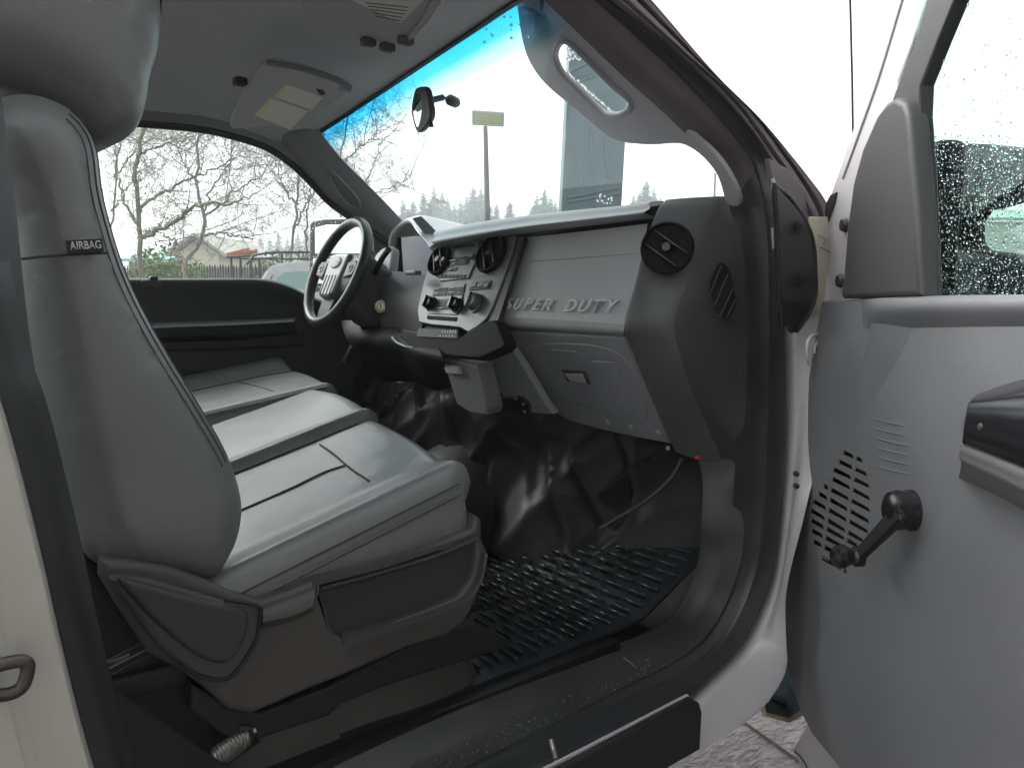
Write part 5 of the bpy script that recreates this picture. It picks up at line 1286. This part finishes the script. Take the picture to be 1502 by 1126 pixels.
# ---- lamp post
b0 = G(719, 26); lp_ = thing('lamp_post', 'tall pole with a wide flat floodlight on top, seen through the middle of the windshield', 'lamp post', b0)
tp_ = PD_(712,186,26)
tube('pole', [V((b0.x,b0.y,0)), V((b0.x,b0.y,0)).lerp(tp_,.5), tp_], [.12,.10,.075], 'post', lp_, seg=12)
c = PD_(716,174,26); lu = (RIGHT+V((0,0,-.06))).normalized(); lv = (V((0,0,1))*.62+FWD*-.78).normalized(); lv = (lv-lu*lv.dot(lu)).normalized(); ln = lu.cross(lv)
hd_ = bmesh.new(); box_bm(hd_, c, lu, lv, ln, 1.05, .55, .09); bmesh.ops.bevel(hd_, geom=list(hd_.edges), offset=.02, segments=2, affect='EDGES')
lh = bm_obj('lamp_head', hd_, 'pad', lp_)
sgn = 1 if ln.dot(CAM-c) > 0 else -1
for k in range(6): box('louvre', c+lv*(-.20+.08*k)+ln*sgn*.05, (.86,.035,.02), 'lens', lh, .004, ax=(lu,lv,ln))
# thin far poles
for px, py, d, lab in ((1043,258,40,'thin utility pole standing beyond the near corner of the windshield'),):
    b0 = G(px, d); t = thing('utility_pole', lab, 'pole', b0); tube('pole', [b0, V((b0.x,b0.y,HZ(px,py,d)))], [.07,.05], 'post', t, seg=8); box('cap', V((b0.x,b0.y,HZ(px,py,d))), (.12,.12,.05), 'post', t, .01)
# ---- ribbed ramp
fr_ = frame(G(873,8), RIGHT-V((0,0,RIGHT.z))+FWD*.35, Z3)
if fr_[3].dot(CAM-fr_[0]) < 0: fr_ = frame(G(873,8), -(RIGHT+FWD*.35), Z3)
rt = thing('ribbed_panel', 'tall blue grey ribbed metal panel standing upright beyond the hood', 'metal panel', G(873,8))
(xa, _), (xb_, _) = FPX(fr_,(829,200),(918,200)); (_, zt) = FPX(fr_,(873,40))[0]; xa, xb_ = min(xa,xb_), max(xa,xb_)
pl = plate('panel', fr_, [(xa,0),(xb_,0),(xb_,zt),(xa,zt)], 'ramp', rt, .08, .01)
for (a,b),(c_,d_) in (((847,184),(853,270)),((867,190),(873,267)),((889,200),(893,262))):
    tube('rib', [PP(a,b,fr_[0],fr_[3]), PP(a+1,(b+d_)/2,fr_[0],fr_[3]), PP(c_,d_,fr_[0],fr_[3])], .016, 'ramp', rt, seg=8)
for (a,b),(c_,d_) in (((831,291),(911,275)),((831,297),(911,284)),((831,128),(911,96)),((831,108),(875,86))):
    tube('cross_rib', [PP(a,b,fr_[0],fr_[3]), PP(c_,d_,fr_[0],fr_[3])], .012, 'ramp', rt, seg=8)
# ---- fence
fa, fb_ = G(120, 18), G(470, 16.5); dv = (fb_-fa).normalized(); L = (fb_-fa).length; hgt = 1.80
fc = thing('picket_fence', 'long dark weathered picket fence behind the far window', 'fence', fa)
nP = 92
mesh_p = None; rnd = random.Random(2)
for i in range(nP):
    p = fa+dv*(L*i/(nP-1)); w = L/nP*.68; hh = hgt+rnd.uniform(-.03,.03); bm = bmesh.new(); nn = V((-dv.y,dv.x,0))
    pts2 = [(-w/2,.05),(w/2,.05),(w/2,hh-.07),(0,hh),(-w/2,hh-.07)]
    f1 = [bm.verts.new(p+dv*a+V((0,0,b))+nn*.01) for a,b in pts2]; f2 = [bm.verts.new(p+dv*a+V((0,0,b))-nn*.01) for a,b in pts2]
    bm.faces.new(f1); bm.faces.new(f2[::-1])
    for k in range(5): bm.faces.new((f1[k], f2[k], f2[(k+1)%5], f1[(k+1)%5]))
    bm_obj('picket', bm, 'fence', fc, False)
for z in (.4, 1.35):
    bm = bmesh.new(); box_bm(bm, (fa+fb_)/2+V((0,0,z))+V((-dv.y,dv.x,0))*.03, dv, V((-dv.y,dv.x,0)), Z3, L, .03, .09); bm_obj('rail', bm, 'fence', fc, False)
# ---- houses
def house(name, label, px0, px1, pyw, pyr, d, wallm, roofm, depth=6, gable=True):
    a, b_ = G(px0,d), G(px1,d); u = (b_-a).normalized(); w = (b_-a).length; n = V((-u.y,u.x,0))
    if n.dot(CAM-a) > 0: n = -n
    hw, hr_ = HZ(px0,pyw,d), HZ(px0,pyr,d); t = thing(name, label, 'house', (a+b_)/2)
    bm = bmesh.new(); A = [a, b_, b_+n*depth, a+n*depth]
    lo = [bm.verts.new(p) for p in A]; hi = [bm.verts.new(p+V((0,0,hw))) for p in A]
    for k in range(4): bm.faces.new((lo[k], lo[(k+1)%4], hi[(k+1)%4], hi[k]))
    if gable:
        g1 = bm.verts.new((a+b_)/2+V((0,0,hr_))); g2 = bm.verts.new((a+b_)/2+n*depth+V((0,0,hr_)))
        bm.faces.new((hi[0], hi[1], g1)); bm.faces.new((hi[2], hi[3], g2))
    bm_obj('wall', bm, wallm, t, False)
    bm = bmesh.new(); o = .35; rf_ = [V((0,0,.06))]
    if gable:
        m0 = (a+b_)/2-n*o+V((0,0,hr_+.1)); m1 = (a+b_)/2+n*(depth+o)+V((0,0,hr_+.1))
        for s, e in ((a,-1),(b_,1)):
            e0 = s+u*e*o-n*o+V((0,0,hw-.1)); e1 = s+u*e*o+n*(depth+o)+V((0,0,hw-.1))
            f = bm.faces.new([bm.verts.new(q) for q in (m0, m1, e1, e0)])
        g = bmesh.ops.extrude_face_region(bm, geom=list(bm.faces)); bmesh.ops.translate(bm, verts=[v for v in g['geom'] if isinstance(v, bmesh.types.BMVert)], vec=(0,0,.12))
    else:
        e = [a-u*o-n*o, b_+u*o-n*o, b_+u*o*.2+n*depth*.5, a-u*o*.2+n*depth*.5]
        q = [e[0]+V((0,0,hw)), e[1]+V((0,0,hw)), e[2]+V((0,0,hr_)), e[3]+V((0,0,hr_))]
        bm.faces.new([bm.verts.new(x) for x in q]); 
        q = [q[3], q[2], b_+n*(depth+o)+V((0,0,hw)), a+n*(depth+o)+V((0,0,hw))]; bm.faces.new([bm.verts.new(x) for x in q])
        g = bmesh.ops.extrude_face_region(bm, geom=list(bm.faces)); bmesh.ops.translate(bm, verts=[v for v in g['geom'] if isinstance(v, bmesh.types.BMVert)], vec=(0,0,.12))
    bm_obj('roof', bm, roofm, t, False)
    for k in range(2):
        c = a+u*(w*(.3+.4*k))-n*.02+V((0,0,1.5)); wn = bmesh.new(); box_bm(wn, c, u, n, Z3, w*.16, .06, 1.0); wo = bm_obj('window', wn, 'carglass', t, False)
    return t
house('house', 'cream sided house with a pale gable roof behind the picket fence', 262, 322, 372, 351, 30, 'house', 'roofm')
house('house', 'low building with a teal roof at the left behind the shrubs', 190, 255, 384, 368, 34, 'house2', 'teal', gable=False)
house('warehouse', 'green metal building with two pale bands seen through the rainy near window', 1345, 1640, 325, 285, 30, 'green2', 'green', depth=14, gable=False)
# ---- shrubs
def shrub(label, px, d, w, h, seed):
    rnd = random.Random(seed); b0 = G(px, d); t = thing('shrub', label, 'shrub', b0, 'shrubs behind the fence'); bm = bmesh.new(); bt = bmesh.new()
    for _ in range(7): 
        e = V((rnd.uniform(-w,w)*.7, rnd.uniform(-.4,.4), h*rnd.uniform(.6,.95))); tube_bm(bt, [b0, b0+e*.5+V((0,0,.1)), b0+e], [.02,.014,.006], 5)
    for _ in range(1500):
        q = V((rnd.gauss(0,.45)*w, rnd.gauss(0,.4)*.8, h*(.25+.75*rnd.random()**.7))); s = rnd.uniform(.03,.075)
        if q.z > h*(1-.5*(q.x/w)**2)*rnd.uniform(.8,1.1): continue
        bm.faces.new([bm.verts.new(b0+q+V((rnd.gauss(0,1),rnd.gauss(0,1),rnd.gauss(0,1))).normalized()*s) for _ in range(3)])
    bm_obj('foliage', bm, 'shrub', t, False); bm_obj('stem', bt, 'bark2', t)
shrub('small yellow green shrub at the left end of the fence, beside the seat edge', 215, 15, .5, 2.0, 1)
shrub('leafy yellow green shrub below the mossy tree', 243, 15, .6, 2.15, 2)
shrub('low green shrub in front of the cream house', 275, 16, .5, 1.95, 3)
shrub('pale olive bush beside the thin tree left of the mirror', 440, 17, .9, 2.2, 4)
shrub('pale olive bush behind the roof rack', 400, 17.5, .8, 2.15, 5)
# ---- parked vehicle
b0 = G(450, 10.5); vr = V((RIGHT.x,RIGHT.y,0)).normalized(); vf_ = V((FWD.x,FWD.y,0)).normalized()
car = thing('parked_van', 'white parked van with green tinted glass and a black roof rack outside the far window', 'van', b0)
u = (vr*.95+vf_*.30).normalized(); n = V((-u.y,u.x,0));
if n.dot(CAM-b0) < 0: n = -n
def cp(x, y, z): return b0+u*x+n*y+V((0,0,z))
prof = [(-.82,.45),(-.84,.95),(-.80,1.05),(-.50,1.60),(-.40,1.68),(.2,1.74),(2.4,1.74),(2.6,1.65),(2.7,.45)]
bm = bmesh.new(); f1 = [bm.verts.new(cp(x,.0 if z < 1.1 else -.08,z)) for x,z in prof]; f2 = [bm.verts.new(cp(x,-1.7,z)) for x,z in prof]
bm.faces.new(f1); bm.faces.new(f2[::-1])
for k in range(len(prof)): bm.faces.new((f1[k], f2[k], f2[(k+1)%len(prof)], f1[(k+1)%len(prof)]))
bmesh.ops.bevel(bm, geom=list(bm.edges), offset=.03, segments=2, affect='EDGES'); bm_obj('body', bm, 'white', car)
fcv = (cp(0,.0,0), u, Z3, u.cross(Z3)); fcv = fcv if fcv[3].dot(n) > 0 else (cp(0,0,0), -u, Z3, (-u).cross(Z3)); sx2 = 1 if fcv[1].dot(u) > 0 else -1
plate('window', fcv, [(sx2*a,b) for a,b in ((-.56,1.12),(-.36,1.52),(-.28,1.58),(.5,1.61),(.5,1.12))][::sx2], 'carglass', car, .02, .006, z=-.05)
plate('window', fcv, [(sx2*a,b) for a,b in ((.58,1.12),(.58,1.61),(1.6,1.61),(1.6,1.12))][::sx2], 'carglass', car, .02, .006, z=-.05)
plate('window', fcv, [(sx2*a,b) for a,b in ((-.62,1.10),(-.60,1.14),(-.42,1.54),(-.45,1.50))][::sx2], 'blackm', car, .02, .001, z=-.045)
for x in (0, 2.0):
    wh_ = lathe('wheel', cp(x,.02,.34), n, [(0,.02),(.2,.03),(.22,.0),(.24,.03),(.33,.02),(.34,-.05),(.34,-.2),(0,-.2)], 'rubber', car, 24); lathe('rim', cp(x,.03,.34), n, [(0,.03),(.18,.02),(.2,0)], 'silver', wh_, 20)
rk_ = tube('roof_rack', [cp(-.75,-.12,1.66), cp(-.60,-.12,1.80), cp(.2,-.12,1.84), cp(2.4,-.12,1.84)], .016, 'rubber', car, n=20)
tube('rack_bar', [cp(-.8,-.14,1.74), cp(2.4,-.14,1.77)], .012, 'rubber', rk_)
for x in (-.3,.3,.9,1.5): tube('rack_post', [cp(x,-.13,1.68), cp(x,-.13,1.83)], .012, 'rubber', rk_)
for x in (-.5,.1,.7,1.3,1.9): tube('rack_bar', [cp(x,-.13,1.83), cp(x,-1.5,1.83)], .012, 'rubber', rk_)
# dark work truck rack + orange ladder
b1 = G(352, 12); rk2 = thing('rack_trailer', 'small trailer with a black upright frame between the fence and the white van', 'trailer', b1)
def c1(x, y, z): return b1+vr*x+vf_*y+V((0,0,z))
box('bed', c1(.1,.3,.7), (1.0,1.0,.25), 'dark', rk2, .02, ax=(vr,vf_,Z3))
for x, y in ((-.12,0),(.02,0),(-.12,.9),(.02,.9)): tube('frame_post', [c1(x,y,.7), c1(x,y,1.80)], .018, 'rubber', rk2)
tube('frame_rail', [c1(-.15,-.1,1.80), c1(.30,-.1,1.84)], .018, 'rubber', rk2); tube('frame_rail', [c1(-.15,.9,1.80), c1(.30,.9,1.84)], .018, 'rubber', rk2)
for x in (-.3,.5): lathe('wheel', c1(x,.0,.32), vf_*-1, [(0,.03),(.2,.03),(.32,.02),(.32,-.15),(0,-.15)], 'rubber', rk2, 20)
ld = thing('ladder', 'short orange ladder lying on top of the trailer frame', 'ladder', c1(0,0,1.83))
for y in (0.0,.38):
    bm = bmesh.new(); box_bm(bm, c1(-.01,y,1.875), (vr+V((0,0,.24))).normalized(), vf_, V((0,0,1)), .34, .04, .07); bm_obj('rail', bm, 'orange', ld, False)
for k in range(4): tube('rung', [c1(-.14+k*.09,0,1.845+k*.022), c1(-.14+k*.09,.38,1.845+k*.022)], .016, 'orange', ld, seg=8)
# ---- unseen wall added behind the camera to shade the truck's near side
wl = thing('shade_wall', 'long grey ribbed metal wall added out of view behind the camera to shade the truck', 'wall', (-1,-4.4,0))
bm = bmesh.new()
box_bm(bm, V((-1,-4.5,2.6)), X3, Y3, Z3, 16, .2, 5.2)
for i in range(64): box_bm(bm, V((-8.8+i*.25,-4.385,2.6)), X3, Y3, Z3, .06, .03, 5.2)
bm_obj('wall', bm, 'house2', wl, False)
box('door', V((1.2,-4.36,1.05)), (.95,.05,2.1), 'dark', wl, .01)
box('eave', V((-1,-4.15,5.3)), (16.4,.8,.15), 'ramp', wl, .02)
# ---- mist
bm = bmesh.new(); box_bm(bm, V((0,0,19)), X3, Y3, Z3, 520, 520, 40)
hz = bm_obj('haze', bm, None, None, False); hm = bpy.data.materials.new('haze'); hm.use_nodes = True; nt = hm.node_tree; nt.nodes.remove(nt.nodes['Principled BSDF'])
pvn = nt.nodes.new('ShaderNodeVolumePrincipled'); pvn.inputs['Color'].default_value = (.93,.97,.98,1); pvn.inputs['Density'].default_value = .0040; pvn.inputs['Anisotropy'].default_value = .2
nt.links.new(pvn.outputs[0], nt.nodes['Material Output'].inputs['Volume']); hz.data.materials.append(hm); tag(hz, kind='stuff')
# ---- light
w = bpy.data.worlds.new('World'); scene.world = w; w.use_nodes = True; nt = w.node_tree; bg = nt.nodes['Background']
sk = nt.nodes.new('ShaderNodeTexSky'); sk.sky_type = 'NISHITA'; sk.sun_disc = False; sk.sun_elevation = math.radians(44); sk.sun_rotation = math.radians(-22)
sk.air_density = 1.0; sk.dust_density = 5; sk.ozone_density = 1
hs = nt.nodes.new('ShaderNodeHueSaturation'); hs.inputs['Saturation'].default_value = .18
nt.links.new(sk.outputs[0], hs.inputs['Color']); nt.links.new(hs.outputs[0], bg.inputs['Color']); bg.inputs['Strength'].default_value = .13
sl = bpy.data.lights.new('sun', 'SUN'); sl.energy = .55; sl.angle = math.radians(25); sl.color = (1,.97,.93)
so2 = bpy.data.objects.new('sun', sl); COL.objects.link(so2)
az = math.radians(-22); el = math.radians(44)
sd_ = V((math.sin(az)*math.cos(el), math.cos(az)*math.cos(el), math.sin(el)))
so2.rotation_euler = sd_.to_track_quat('Z', 'Y').to_euler()
vs = scene.view_settings; vs.view_transform = 'Standard'; vs.look = 'None'; vs.exposure = 1.95; vs.gamma = 1
scene.render.engine = 'CYCLES'; cy = scene.cycles
cy.max_bounces = 10; cy.diffuse_bounces = 5; cy.transparent_max_bounces = 16; cy.transmission_bounces = 8; cy.volume_bounces = 2
